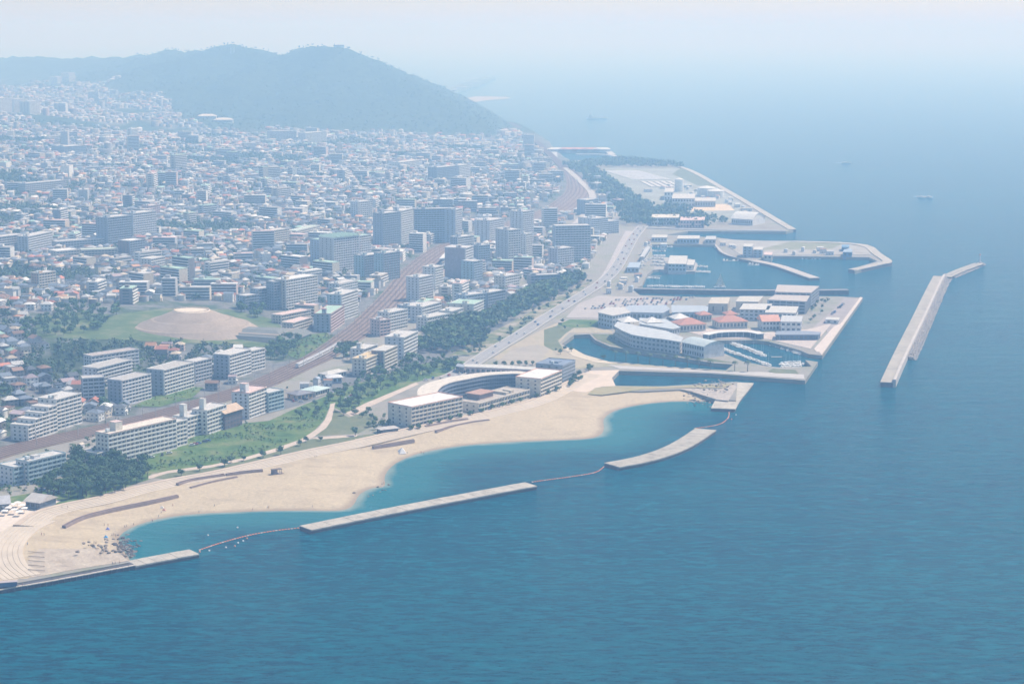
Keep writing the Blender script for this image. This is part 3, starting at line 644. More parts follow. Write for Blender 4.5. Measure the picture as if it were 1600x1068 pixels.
for kind, (n, rx, rz, cz, size, base) in {'broad': (340, 4.2, 3.3, 6.0, .82, (.080, .150, .038)), 'pine': (340, 3.9, 2.9, 6.6, .68, (.050, .110, .035)), 'small': (190, 2.6, 2.1, 3.0, .6, (.085, .15, .040)), 'round': (280, 3.0, 2.4, 3.9, .66, (.064, .130, .036)), 'palm': (0, 0, 0, 0, 0, 0)}.items():
    if kind == 'palm': continue
    TREES[kind] = [(trunk_mesh(cz+rz*.4, .28, s), crown_mesh('crown', n, rx*(1+.1*s), rx*(1-.08*s), rz, cz, size, random.Random(s*7+len(kind)), base=base)) for s in range(3)]
def palm():
    mb = MB()
    for k in range(14):
        a = k*2.4; e = .5*((k*7) % 5)/4; pr = None
        for t in range(5):
            u = t/4; rr = 2.6*u; z = 6.2+1.3*math.sin(u*2.6+e)-u*u*1.2; w = .42*math.sin(math.pi*min(.95, u*.85+.1))
            c = (math.cos(a)*rr, math.sin(a)*rr, z); p = [(c[0]-math.sin(a)*w, c[1]+math.cos(a)*w, z-.12), c, (c[0]+math.sin(a)*w, c[1]-math.cos(a)*w, z-.12)]
            if pr: mb.face([pr[0], pr[1], p[1], p[0]], 0, (.06, .095, .04)); mb.face([pr[1], pr[2], p[2], p[1]], 0, (.07, .11, .045))
            pr = p
    return mb.mesh('fronds', LEAF)
TREES['palm'] = [(MB().tube((0, 0, -.5), (.15, .1, 6.4), .3, .2, 7).mesh('trunk', bark), palm())]
TREE_LIST = []
def tree(x, y, kind='broad', s=1.0, z=None, what=None, group=None):
    tr, cr = random.choice(TREES[kind]); z = gz(x, y) if z is None else z
    e = empty('palm_tree' if kind == 'palm' else 'pine_tree' if kind == 'pine' else 'broadleaf_tree', (x, y, z), random.uniform(0, 6.28)); e.scale = (s*random.uniform(.9, 1.1), s*random.uniform(.9, 1.1), s*random.uniform(.88, 1.12))
    link('trunk', tr, e); link('fronds' if kind == 'palm' else 'crown', cr, e)
    TREE_LIST.append((e, what, group)); return e
def forest(name, pts, hs, n=34, base=(.045, .08, .036), seed=0, cz=.55):
    base = (base[0]*1.35, base[1]*1.4, base[2]*1.05)
    """a mass of trees nobody could count, every crown real leaf clumps"""
    P = np.array(pts, float); N = len(P); h = np.array(hs); tmpl = [leaf_cloud(n, .42, .42, .36, cz, .15, random.Random(seed+q), 5, base) for q in range(4)]
    V = []; F = []; Cc = []; off_ = 0
    for q, (tv_, tf, tc) in enumerate(tmpl):
        idx = np.arange(q, N, 4); m = len(idx)
        if not m: continue
        tv_ = np.array(tv_); a = rng.random(m)*6.28; ca, sa = np.cos(a)[:, None], np.sin(a)[:, None]; hh = h[idx][:, None]; wv = hh*rng.uniform(.8, 1.25, (m, 1))
        x = (tv_[:, 0]*ca-tv_[:, 1]*sa)*wv+P[idx, 0:1]; y = (tv_[:, 0]*sa+tv_[:, 1]*ca)*wv+P[idx, 1:2]; z = tv_[:, 2]*hh+P[idx, 2:3]
        V.append(np.stack([x, y, z], -1).reshape(-1, 3)); F.append((np.array(tf)[None]+(np.arange(m)*len(tv_))[:, None, None]).reshape(-1, 4)+off_)
        tint = rng.uniform(.65, 1.35, (m, 1, 1))*np.array([1, 1, 1])+np.stack([rng.uniform(-.12, .25, m), np.zeros(m), np.zeros(m)], -1)[:, None]
        Cc.append((np.array(tc)[None]*tint).reshape(-1, 3)); off_ += m*len(tv_)
    o = link(name, npmesh(name, np.concatenate(V), np.concatenate(F), LEAF, np.concatenate(Cc))); return tag(o, kind='stuff')
def fill(poly, step, jit=.45, cond=None):
    xs = np.arange(min(p[0] for p in poly), max(p[0] for p in poly), step); ys = np.arange(min(p[1] for p in poly), max(p[1] for p in poly), step)
    X, Y = np.meshgrid(xs, ys); X = X.ravel()+rng.uniform(-jit, jit, X.size)*step; Y = Y.ravel()+rng.uniform(-jit, jit, Y.size)*step
    k = inpoly(X, Y, poly)
    if cond is not None: k &= cond(X, Y)
    return X[k], Y[k]
BUILT = []                                   # (x, y, radius) taken by things placed by hand
EXCL = []                                    # polygons kept free of houses

# ---------------------------------------------------------------- apartment blocks and other big buildings
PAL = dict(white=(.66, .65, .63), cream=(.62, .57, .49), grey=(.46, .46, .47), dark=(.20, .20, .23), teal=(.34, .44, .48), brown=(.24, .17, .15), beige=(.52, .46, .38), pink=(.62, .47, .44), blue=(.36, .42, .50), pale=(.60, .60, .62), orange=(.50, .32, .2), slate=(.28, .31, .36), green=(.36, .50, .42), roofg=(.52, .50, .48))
def mcol(c, **k): return M(PAL[c] if isinstance(c, str) else c, **k)
_sh = {}
def shared(key, fn):
    if key not in _sh: _sh[key] = fn()
    return _sh[key]
def place(A, B, H, near=False):
    g = 4.0
    for _ in range(5):
        a = flat(*A, g+H); b = flat(*B, g+H); g = gz((a[0]+b[0])/2, (a[1]+b[1])/2)
    return a, b, g
def win_mesh(w, h, gl):
    return shared(('w', round(w, 2), round(h, 2), gl), lambda: MB().box(0, -.06, 0, w, .06, h, 0).box(w*.48, -.09, 0, w*.52, -.06, h, 1).mesh('window', [glass(gl), M((.5, .5, .5), .5)]))
def apt(label, A, B, W, floors, wall='white', par=None, gl=(.05, .08, .10), roof='roofg', bay=3.8, fh=2.85, style='balcony', ends=True, hut=None, tank=True, near=False, cat='apartment building', name='apartment_block', fins=True, rim=None, ab=None, parapet=1.05, group=None, hpos=None, g0=None):
    H = floors*fh+.4
    if ab: a, b, g = ab
    else: a, b, g = place(A, B, H)
    if g0 is not None: g = g0
    L = math.hypot(b[0]-a[0], b[1]-a[1]); rz_ = math.atan2(b[1]-a[1], b[0]-a[0])
    e = empty(name, (a[0], a[1], g), rz_, label, cat, group)
    mw = mcol(wall); mp = mcol(par or wall); nb = max(2, round(L/bay)); bw_ = L/nb; dep = 1.35 if style == 'balcony' else .0
    MB().box(0, dep, -8, L, W, H).build('wall', mw, e)
    rb = MB().box(-.12, -.12, H-.02, L+.12, W+.12, H+.22, 0)
    rb.box(-.12, -.12, H+.22, L+.12, .15, H+.8, 1).box(-.12, W-.15, H+.22, L+.12, W+.12, H+.8, 1).box(-.12, .15, H+.22, .15, W-.15, H+.8, 1).box(L-.15, .15, H+.22, L+.12, W-.15, H+.8, 1)
    rb.build('roof', [mcol(roof), mcol(rim or par or wall)], e)
    if style == 'balcony':
        bm_ = MB().box(0, 0, -.16, L, dep+.02, 0, bottom=True).box(0, 0, 0, L, .12, parapet).mesh('balcony', mp)
        for f in range(floors): link('balcony', bm_, e, (0, 0, f*fh+.12))
        if fins:
            fm = MB().box(-.17, .06, -3, .17, dep+.02, H-.05).mesh('partition', mp)
            for k in range(nb+1): link('partition', fm, e, (min(max(k*bw_, .1), L-.1), 0, 0))
        wy = dep-.05
    else: wy = -.02
    if near:
        wm = win_mesh(bw_*.74, 2.0 if style == 'balcony' else 1.5, gl)
        for f in range(floors):
            for k in range(nb): link('window', wm, e, (k*bw_+bw_*.13, wy, f*fh+(.2 if style == 'balcony' else .85)))
    else:
        hh = 2.0 if style == 'balcony' else 1.45
        sm = MB().box(.3, -.05, 0, L-.3, .05, hh).mesh('window_strip', glass(gl))
        for f in range(floors): link('window_strip', sm, e, (0, wy, f*fh+(.2 if style == 'balcony' else .85)))
        if style != 'balcony':
            fm = MB().box(-.25, -.14, 0, .25, 0.02, H-.3).mesh('pier', mw)
            for k in range(1, nb): link('pier', fm, e, (k*bw_, 0, 0))
    if ends:
        c = 3 if W > 9 else 2; wm = win_mesh(1.5, 1.3, gl)
        for f in range(floors):
            for k in range(c):
                o = link('window', wm, e, (-.03, W*(k+.9)/(c+.6), f*fh+1.0)); o.rotation_euler = (0, 0, -math.pi/2)
    if hut is not False:
        hx, hw, hd, hh = hut or (L*.55, min(5, L*.25), min(5, W*.5), 3.2)
        hb = MB().box(hx, W*.3, H+.22, hx+hw, W*.3+hd, H+hh).box(hx-.15, W*.3-.15, H+hh, hx+hw+.15, W*.3+hd+.15, H+hh+.2, 1); hb.build('stair_tower', [mw, mcol(rim or roof)], e)
        if tank: MB().box(hx*.35, W*.4, H+.9, hx*.35+2.4, W*.4+2, H+2.6).box(hx*.35+.2, W*.4+.2, H+.2, hx*.35+2.2, W*.4+1.8, H+.9, 1).build('water_tank', [M((.55, .6, .62), .5), M((.3, .3, .3))], e)
    cx, cy = (a[0]+b[0])/2-math.sin(rz_)*W/2, (a[1]+b[1])/2+math.cos(rz_)*W/2
    n = max(1, int(L//max(W, 8)))
    for k in range(n): t = (k+.5)/n; BUILT.append((a[0]+(b[0]-a[0])*t-math.sin(rz_)*W/2, a[1]+(b[1]-a[1])*t+math.cos(rz_)*W/2, max(W, L/n)*.72+3))
    return e, L, H
G7 = 'apartment buildings around the railway'
T = (.05, .11, .13)
apt('long white slab by the meadow with pink roof edge and boxy rooftop tower', (169.4, 678.8), (275.6, 654.8), 13, 7, 'cream', 'white', rim='pink', near=True, hut=(10, 6, 6, 6), roof='cream', gl=(.08, .07, .06), fh=2.9)
apt('low three-storey annex at the seaward foot of the long white slab', (152, 709), (170, 704), 16, 3, 'cream', 'white', near=True, hut=False)
apt('lower white block joined to the far end of the long pink-edged slab', (276, 660), (292, 656), 13, 6, 'white', near=True, hut=False)
apt('stepped white block with two tall chimney-like stair towers', (293, 653), (324, 644), 13, 5, 'white', near=True, hut=(1, 4, 4, 9), gl=(.07, .07, .08))
apt('white block in front of the dark timber-coloured house, one stair tower', (323.5, 642), (354, 632), 13, 6, 'white', near=True, hut=(2, 3, 4, 8), gl=(.07, .07, .08))
apt('white apartment with pink flat roof and rooftop hut beside the railway', (389, 615), (417, 605), 15, 7, 'pale', 'white', rim='pink', roof='pink', near=True, hut=(3, 5, 5, 6.5), gl=(.07, .07, .08), fh=2.7)
apt('teal-grey glassy block right of the pink-roofed apartment', (419.5, 615), (443.5, 609), 13, 5, 'teal', 'teal', T, near=True, hut=False)
apt('grey-green four-storey block at the left edge above the tree grove', (21.5, 731), (101, 713), 16, 4, 'pale', 'teal', T, near=True, hut=False)
apt('low flat penthouse row stacked behind the grey-green block at left', (44, 722), (103, 708), 12, 5, 'pale', 'teal', T, near=True, hut=(8, 5, 4, 2))
apt('tallest wing of the terraced white apartment beyond the railway', (88, 625), (127, 614.5), 17, 8, 'white', 'white', (.06, .09, .09), near=True, hut=(4, 4, 5, 2.4), bay=4.4, fh=2.75)
for k, (x0, y0, x1, y1, f, w) in enumerate([(76, 637, 89, 633, 7, 'upper'), (66, 646, 78, 642.5, 6, 'middle'), (55, 656, 67, 652, 5, 'lower'), (44, 665.5, 56, 661.5, 4, 'lowest')]):
    apt('%s stepped terrace wing of the white terraced apartment' % w, (x0, y0), (x1, y1), 15, f, 'white', 'white', (.06, .09, .09), near=True, hut=False, bay=4.4, ends=True, fh=2.75)
apt('white-banded slab behind the other slabs left of the railway', (152, 576), (207, 562), 15, 6, 'pale', 'white', near=True, hut=False, gl=(.06, .07, .09), fins=False, roof=(.42, .40, .38))
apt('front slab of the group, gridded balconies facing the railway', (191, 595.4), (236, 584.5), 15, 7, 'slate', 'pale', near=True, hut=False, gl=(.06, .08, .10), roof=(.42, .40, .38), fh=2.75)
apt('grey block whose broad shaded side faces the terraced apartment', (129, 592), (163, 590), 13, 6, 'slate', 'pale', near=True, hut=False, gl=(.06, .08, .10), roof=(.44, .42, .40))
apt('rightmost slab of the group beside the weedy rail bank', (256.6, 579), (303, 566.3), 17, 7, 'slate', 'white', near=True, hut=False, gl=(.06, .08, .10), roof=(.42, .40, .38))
apt('long slab with orange tiled houses standing behind its roof', (143, 557), (217, 546), 12, 5, 'pale', 'pale', near=True, hut=False, gl=(.06, .08, .10), roof=(.42, .36, .33))
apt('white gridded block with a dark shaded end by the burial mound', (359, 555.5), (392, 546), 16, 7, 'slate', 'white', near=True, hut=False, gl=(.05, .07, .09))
apt('small white-framed wing joined to the gridded block by the mound', (393, 549), (414, 544), 10, 6, 'white', 'white', near=True, hut=False, gl=(.05, .07, .09))
apt('low grey slab left of the white gridded block by the mound', (305, 566), (331, 560), 12, 6, 'slate', 'grey', near=True, hut=False)
apt('ochre-roofed beige apartment above the tree belt', (572, 561.5), (597, 551), 13, 5, 'cream', 'cream', near=True, hut=(5, 6, 4, 2), roof=(.58, .45, .26), gl=(.07, .06, .06))
apt('white low block with small square roof turret', (568, 546), (590, 538.5), 13, 4, 'white', near=True, hut=(2, 3.5, 4, 5))
apt('brown brick-coloured block right of the turreted white one', (601, 549), (621, 540), 12, 6, 'brown', 'cream', near=True, hut=False)
apt('long white office-like block with wide plain end wall', (631, 528), (653, 517.5), 18, 6, 'pale', 'white', near=True, hut=(5, 5, 6, 2.5), fh=3.1)
apt('green-roofed white block facing the dark tree belt', (740, 476), (756, 469), 26, 5, 'cream', 'white', near=True, roof='green', hut=(3, 5, 5, 3))
apt('big slab with a lit beige end and eleven balcony rows', (447, 438), (496, 430), 17, 11, 'beige', 'white', near=True, gl=(.05, .07, .1), roof='white', hut=(6, 5, 5, 3))
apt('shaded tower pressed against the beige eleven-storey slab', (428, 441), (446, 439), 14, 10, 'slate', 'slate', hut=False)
apt('seven-storey blue-grey slab stepping down left of the beige slab', (404, 452), (427, 449), 14, 7, 'blue', 'slate', hut=False)
apt('lowest stepped blue-grey slab left of the beige slab', (383, 463), (405, 460), 14, 5, 'blue', 'slate', hut=False)
apt('red-trimmed block with mint green roof at the rail curve', (517, 491), (538, 477.5), 17, 6, 'slate', 'pink', near=True, roof='green', rim=(.45, .2, .2), hut=(1, 4, 4, 5), gl=(.05, .07, .09))
apt('teal balconied block behind the red-trimmed one', (534, 461), (559, 453), 16, 9, 'teal', 'white', T, near=True, hut=(5, 5, 5, 2.5))
apt('low white commercial block beyond the teal balconies', (530, 444), (559, 438), 15, 4, 'white', style='flush', hut=(4, 5, 4, 2))
apt('low row with pale pink roofs below the beige slab, upper row', (440, 493), (486, 484), 13, 3, 'beige', 'cream', roof='pink', near=True, hut=False)
apt('low row with pale pink roofs below the beige slab, lower row', (458, 505), (488, 496), 12, 3, 'beige', 'cream', roof='pink', near=True, hut=False)
e0, L0, H0 = apt('wide slab crowned with mint zigzag gable roofs', (522, 373), (561, 368.5), 26, 14, 'grey', 'pale', hut=False, gl=(.06, .08, .11), g0=None)
for k in range(6):
    x0 = L0*k/6; x1 = L0*(k+1)/6; mb = MB(); h0, h1 = H0+.9, H0+3.6
    mb.face([(x0, -1, h0), (x1, -1, h0), ((x0+x1)/2, -1, h1)]); mb.face([(x0, 27, h0), ((x0+x1)/2, 27, h1), (x1, 27, h0)]); mb.face([(x0, -1, h0), ((x0+x1)/2, -1, h1), ((x0+x1)/2, 27, h1), (x0, 27, h0)]); mb.face([(x1, -1, h0), (x1, 27, h0), ((x0+x1)/2, 27, h1), ((x0+x1)/2, -1, h1)])
    mb.build('gable_roof', mcol('green'), e0)
apt('pale tower joined right of the mint-roofed slab', (562, 369), (580, 366.5), 18, 13, 'beige', 'pale', hut=(4, 5, 5, 4), roof='green')
apt('plain end tower joined left of the mint-roofed slab', (500, 375.5), (521, 373.5), 20, 12, 'blue', 'blue', hut=False, roof='green')
apt('left dark teal slab of the pair above the railway curve', (570, 400), (601, 396), 18, 9, 'teal', 'slate', T, hut=(5, 4, 4, 3))
apt('right dark teal slab of the pair above the railway curve', (600, 396.5), (625, 393), 16, 11, 'teal', 'slate', T, hut=(5, 4, 4, 3))
apt('tall slab tower with bright striped sunny end', (627, 330), (646, 326), 26, 15, 'slate', 'white', fh=3, hut=(4, 6, 6, 5), gl=(.06, .08, .11))
apt('narrow dark tower left of the striped slab tower', (598, 334), (625, 331), 18, 15, 'slate', 'slate', fh=3, hut=(4, 5, 5, 5))
apt('very wide dark slab whose roof carries a row of small humps', (648, 327), (712, 326), 17, 15, 'slate', 'blue', fh=3, hut=(10, 5, 5, 3), gl=(.05, .08, .1))
apt('slim pale tower at the right end of the very wide slab', (712, 328), (722, 326), 24, 15, 'blue', 'pale', fh=3, hut=(2, 4, 4, 2))
apt('mauve-grey windowless-sided tower right of the station', (728, 388), (740, 384), 26, 13, (.33, .29, .32), 'pale', hut=(3, 4, 5, 3), ends=False, fh=3)
apt('tower standing directly behind the mauve-grey tower', (716, 371), (741, 368), 14, 12, 'slate', 'white', hut=(4, 5, 5, 4))
apt('slender white tower beside the railway below the station', (680, 418), (693, 415), 16, 10, 'white', 'white', hut=(3, 4, 4, 3))
apt('pale grey twin block in front of the slender white tower', (655, 434), (677, 429.5), 17, 9, 'pale', 'pale', hut=(5, 4, 4, 3))
apt('white-striped slab tower near the middle of the town', (795, 360), (814, 358.5), 28, 14, 'grey', 'white', hut=(3, 5, 6, 3), fh=3)
apt('pale tower behind the white-striped slab tower', (765, 345), (788, 341), 24, 11, 'pale', 'pale', hut=(4, 5, 5, 3))
apt('tallest pale tower behind the town middle', (817, 331), (834, 329), 22, 16, 'pale', 'pale', hut=(4, 5, 5, 4))
apt('wide blue-grey slab facing the camera with fourteen floors', (868, 353.5), (923, 352.5), 20, 15, 'blue', 'pale', fh=3, hut=False, gl=(.06, .10, .13))
apt('dark grey tower right of the white-striped slab tower', (748, 384), (766, 382.5), 16, 9, 'slate', 'blue', hut=(3, 4, 4, 3))
apt('blue balconied block below the mauve-grey tower', (741, 409), (754, 406.5), 18, 9, 'teal', 'blue', hut=False)
apt('white twin tower right of the striped slab, near the big blue slab', (822, 366), (832, 364.5), 14, 11, 'white', 'white', hut=(1, 3, 3, 3))
apt('pale rose block in front of the big blue slab', (872, 389), (897, 386.5), 18, 8, (.46, .42, .44), 'pale', hut=(4, 4, 4, 2))
apt('broad stepped pale hotel block where the coast road bends', (924, 342), (950, 340), 30, 8, 'pale', 'white', hut=(8, 7, 6, 3), style='flush')
apt('lower pale wing right of the stepped hotel block', (950, 346), (967, 345), 24, 6, 'pale', 'white', hut=False, style='flush')
apt('dark blue mansard-like block at the foot of the pine belt', (917, 313), (935, 311), 20, 8, 'slate', 'blue', hut=False)
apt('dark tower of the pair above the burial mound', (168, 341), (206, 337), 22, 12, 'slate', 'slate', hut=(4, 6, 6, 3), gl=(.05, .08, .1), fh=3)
apt('lighter balconied slab joined right of the dark tower pair', (208, 334), (244, 330), 20, 11, 'blue', 'pale', hut=(6, 5, 5, 3), fh=3)
apt('square dark brown block with bright white flat roof', (203, 377), (226, 374), 20, 7, 'brown', 'slate', roof='white', hut=False)
apt('orange-brown six-storey block amid the houses at left', (61, 427.5), (87, 424), 13, 6, 'orange', 'cream', hut=(4, 4, 4, 2))
apt('long dark slab at the left edge with a pale roof line', (-12, 372), (40, 366), 16, 7, 'slate', 'grey', hut=(9, 5, 5, 3))
apt('slab right of the long dark slab at the left edge', (44, 370), (82, 362), 15, 7, 'grey', 'pale', hut=(6, 5, 5, 3))
apt('long low flat-roofed school block at left', (88, 378), (172, 372), 14, 4, 'grey', 'pale', style='flush', hut=False)
apt('pale gabled hall left of the low cream wing', (88, 393), (124, 390), 22, 3, 'cream', 'white', style='flush', roof='white', hut=False, name='hall', cat='hall')
apt('low cream wing with pale green roof', (127, 391), (184, 389), 18, 4, 'beige', 'beige', style='flush', roof=(.46, .52, .44), hut=False, name='hall', cat='hall')
apt('small white block with sunny gable right of the brown square block', (236, 405), (258, 401), 16, 4, 'white', 'white', hut=False)
apt('cream balconied block stepping beside tall dark end, upper left of beige slab', (424, 361), (452, 357), 14, 6, 'cream', 'cream', hut=(3, 4, 4, 3))
apt('long low school building with pale green roof behind mint-roofed slab', (462, 361), (500, 352), 12, 4, 'cream', 'white', style='flush', roof=(.45, .52, .46), hut=False)
for k, (x0, y0, x1, y1, w, f, wl, lb) in enumerate([(0, 154, 18, 153, 30, 13, 'pale', 'leftmost pale tower of the far hillside cluster'), (22, 155, 44, 154, 30, 12, 'pale', 'wide pale tower of the far hillside cluster'), (46, 158, 62, 157, 30, 11, 'pale', 'right end tower of the far hillside cluster'), (90, 129, 104, 128, 30, 9, 'pale', 'left one of the two highest far hillside towers'), (108, 128, 118, 127.5, 30, 10, 'white', 'right one of the two highest far hillside towers'), (422, 206, 463, 205, 24, 8, 'pale', 'far pale slab below the mountain foot, left one'), (478, 208, 510, 206, 26, 8, 'pale', 'far pale slab below the mountain foot, right one'), (100, 232, 135, 230, 40, 5, 'slate', 'far long dark-sided building with bright roof at left'), (40, 296, 105, 290, 16, 5, 'grey', 'low stepped long building with striped side at left'), (683, 262, 716, 259, 22, 8, 'slate', 'dark far slab in front of the mountain slope'), (718, 258, 735, 256, 22, 8, 'pale', 'pale block right of the dark far slab'), (625, 254, 660, 250, 20, 5, 'white', 'far low white long building under the mountain'), (560, 318, 582, 316, 18, 8, 'pale', 'white block behind the striped slab tower'), (232, 322, 250, 320, 14, 6, 'pink', 'rosy block behind the pair of dark towers'), (660, 480, 690, 472, 14, 5, 'pale', 'pale block nearest the bend of the dark tree belt'), (668, 497, 703, 490, 14, 4, 'white', 'white four-storey block with long balconies by the tree belt'), (608, 489, 637, 483, 14, 6, 'white', 'white mid-rise just right of the rail curve'), (594, 501, 610, 499, 16, 5, 'pink', 'pinkish plaster block just right of the rail curve'), (638, 479, 670, 474, 16, 4, 'blue', 'low blue-grey block right of the rail curve'), (728, 462, 760, 458, 16, 6, 'blue', 'blue-grey slab above the green-roofed block'), (763, 458, 790, 453, 16, 6, 'slate', 'dark slab right of the blue-grey slab'), (706, 487, 724, 481, 14, 4, 'white', 'white balconied block left of the green-roofed one'), (790, 432, 812, 428, 16, 5, 'cream', 'cream block above the start of the dark tree belt'), (830, 431, 875, 429, 14, 4, 'slate', 'long low dark block above the dark tree belt')]):
    apt(lb, (x0, y0), (x1, y1), w, f, wl, 'white' if wl in ('pale', 'white', 'cream') else wl, hut=(3, 4, 4, 2.5), fh=3)
# rooftop humps on the very wide slab are vents; station canopy
a, b = flat(690, 404, 12), flat(712, 381, 12)
e = empty('station_canopy', (a[0], a[1], 5.5), math.atan2(b[1]-a[1], b[0]-a[0]), 'long bright platform roof of the station beside the tracks', 'station roof')
L = math.hypot(b[0]-a[0], b[1]-a[1]); MB().box(0, -4, 5.4, L, 4, 5.8, bottom=True).build('canopy_roof', mcol('white'), e)
MB().box(0, -2.5, 0, L, 2.5, 1.1).build('platform', mcol('grey'), e)
pm = MB().box(-.2, -.2, 1.1, .2, .2, 5.4).mesh('post', mcol('grey'))
for k in range(12): link('post', pm, e, (L*(k+.5)/12, 0, 0))
# a long pale bank building near the station (second canopy)
# ---------------------------------------------------------------- the seafront hotel
HT = (.06, .07, .09)
hotel_g = 3.7
e, L, H = apt('front wing of the seafront hotel with a white roof and salmon edge', (643, 636.5), (723, 620), 25, 5, 'cream', 'cream', HT, roof='white', rim=(.62, .36, .28), near=True, hut=False, bay=4.2, fh=2.95, cat='hotel wing', name='hotel_wing')
e, L, H = apt('east wing of the seafront hotel with a pale triangular-looking roof', (845, 592.5), (878, 579), 22, 5, 'cream', 'cream', HT, roof='white', rim=(.62, .36, .28), near=True, hut=False, bay=4.2, fh=2.95, cat='hotel wing', name='hotel_wing')
e, L, H = apt('low terraced banquet hall inside the hotel crescent', (748, 631), (828, 609), 22, 2, 'cream', 'cream', HT, roof=(.42, .37, .32), near=True, hut=False, fh=3.4, cat='banquet hall', name='banquet_hall')
MB().box(12, 8, H+.2, 30, 20, H+4.2).box(11, 7, H+4.2, 31, 21, H+4.7, 1).build('penthouse', [mcol('brown'), mcol((.42, .26, .20))], e)
MB().box(40, 3, H+.2, 44, 18, H+2.2).box(48, 4, H+.2, 52, 12, H+2.4).build('skylight', mcol('beige'), e)
apt('dark flat-roofed service block behind the hotel east wing', (879, 571.5), (899, 563), 24, 5, 'slate', 'slate', HT, roof=(.20, .24, .32), near=True, hut=(8, 8, 8, 1.5), style='flush', cat='service block')
ho_ = smooth_line(fl([(652, 617), (653, 608), (663, 600), (684, 593), (712, 587), (751, 582), (785, 580), (812, 579.5), (832, 583)], 18.5), 4)
hi_ = smooth_line(fl([(683, 618), (684, 610), (691, 602.5), (706, 596.5), (728, 592), (757, 586.5), (785, 584), (810, 583.5), (829, 587)], 18.5), 4)
ce = empty('hotel_crescent', (0, 0, 0), 0, 'curved crescent wing of the seafront hotel with a pale sweeping roof', 'hotel wing')
MB().prism(ho_+hi_[::-1], 2, 17.9).build('wall', mcol((.12, .14, .19)), ce)
MB().prism(ho_+hi_[::-1], 17.9, 18.5).build('roof', mcol((.60, .54, .47)), ce)
for f in range(5): ribbon(hi_, .0, 1.3, 3.6+f*2.9+1.0, z0=3.6+f*2.9-.1).build('balcony', mcol((.17, .19, .24)), ce)
wm = win_mesh(3.0, 1.7, HT)
for f in range(5):
    for x, y, h in walk(offset(hi_, .06), 4): o = link('window', wm, ce, (x, y, 3.6+f*2.9+.95)); o.rotation_euler = (0, 0, h)
def block(label, px, H, wall='pale', roof='roofg', floors=1, cat='building', name='low_building', gl=(.06, .08, .10), over=.4, base=None, step=4.0, wn=2.6, g=3.6):
    if roof in ('white', 'pale'): roof = (.52, .50, .47)
    """flat-roofed building over a surveyed roof outline"""
    P = fl(px, g+H); ar = sum(P[i][0]*P[(i+1) % len(P)][1]-P[(i+1) % len(P)][0]*P[i][1] for i in range(len(P)))
    if ar < 0: P = P[::-1]
    e = empty(name, (0, 0, 0), 0, label, cat); MB().prism(P, g-4, g+H-.3).build('wall', mcol(wall), e)
    c = (sum(p[0] for p in P)/len(P), sum(p[1] for p in P)/len(P)); Q = [(c[0]+(p[0]-c[0])*(1+over/12), c[1]+(p[1]-c[1])*(1+over/12)) for p in P]
    MB().prism(Q, g+H-.3, g+H+.3).build('roof', mcol(roof), e); fh = H/floors; wm = win_mesh(wn, fh*.45, gl)
    for i in range(len(P)):
        a, b = P[i], P[(i+1) % len(P)]; L = math.hypot(b[0]-a[0], b[1]-a[1])
        if L < 5: continue
        ux, uy = (b[0]-a[0])/L, (b[1]-a[1])/L; n = max(1, int((L-1)/step))
        if (uy*(0-a[0])-ux*(0-a[1])) < 0: continue          # the side away from the water view
        for f in range(floors):
            for k in range(n):
                t = (k+.5)*L/n-wn/2; o = link('window', wm, e, (a[0]+ux*t+uy*.03, a[1]+uy*t-ux*.03, g+f*fh+fh*.3)); o.rotation_euler = (0, 0, math.atan2(uy, ux))
    r = max(math.hypot(p[0]-c[0], p[1]-c[1]) for p in P); BUILT.append((c[0], c[1], r)); return e, P
def hip(label, A, B, W, H, rise, wall='cream', roof=(.46, .22, .16), over=1.2, floors=1, cat='pavilion', name='pavilion', gable=False, g=3.6, bay=3.4, gl=(.06, .07, .09), ab=None, arc=False):
    a, b, g = ab if ab else (flat(*A, g+H), flat(*B, g+H), g)
    L = math.hypot(b[0]-a[0], b[1]-a[1]); e = empty(name, (a[0], a[1], g), math.atan2(b[1]-a[1], b[0]-a[0]), label, cat)
    MB().box(0, 0, -4, L, W, H).build('wall', mcol(wall), e); o = over; mb = MB(); i = 0 if gable else min(W/2, L*.45)
    if arc:
        p = None
        for k in range(9):
            t = k/8; y = -o+(W+2*o)*t; z = H+rise*math.sin(math.pi*t)
            if p: mb.face([(-o, p[0], p[1]), (L+o, p[0], p[1]), (L+o, y, z), (-o, y, z)])
            p = (y, z)
        for X_ in (0, L): mb.face([(X_, -o+(W+2*o)*k/8, H+rise*math.sin(math.pi*k/8)) for k in range(9)])
    else:
        r0 = (i-(o if gable else 0), W/2, H+rise); r1 = (L-i+(o if gable else 0), W/2, H+rise); c = [(-o, -o, H), (L+o, -o, H), (L+o, W+o, H), (-o, W+o, H)]
        mb.face([c[0], c[1], r1, r0]); mb.face([c[2], c[3], r0, r1]); mb.face([c[1], c[2], r1]); mb.face([c[3], c[0], r0]); mb.face([(p[0], p[1], H-.25) for p in c][::-1]); 
    mb.build('roof', mcol(roof, var=.18), e); n = max(2, round(L/bay)); fh = H/floors; wm = win_mesh(L/n*.62, fh*.5, gl)
    for f in range(floors):
        for k in range(n): link('window', wm, e, (L*(k+.19)/n, -.03, f*fh+fh*.28))
    we = win_mesh(1.8, fh*.45, gl)
    for f in range(floors):
        for k in range(max(1, int(W/6))): q = link('window', we, e, (-.03, W*(k+.75)/max(1, int(W/6)), f*fh+fh*.3)); q.rotation_euler = (0, 0, -math.pi/2)
    BUILT.append((a[0]+(b[0]-a[0])/2, a[1]+(b[1]-a[1])/2+W/2, max(L, W)*.6)); return e, L
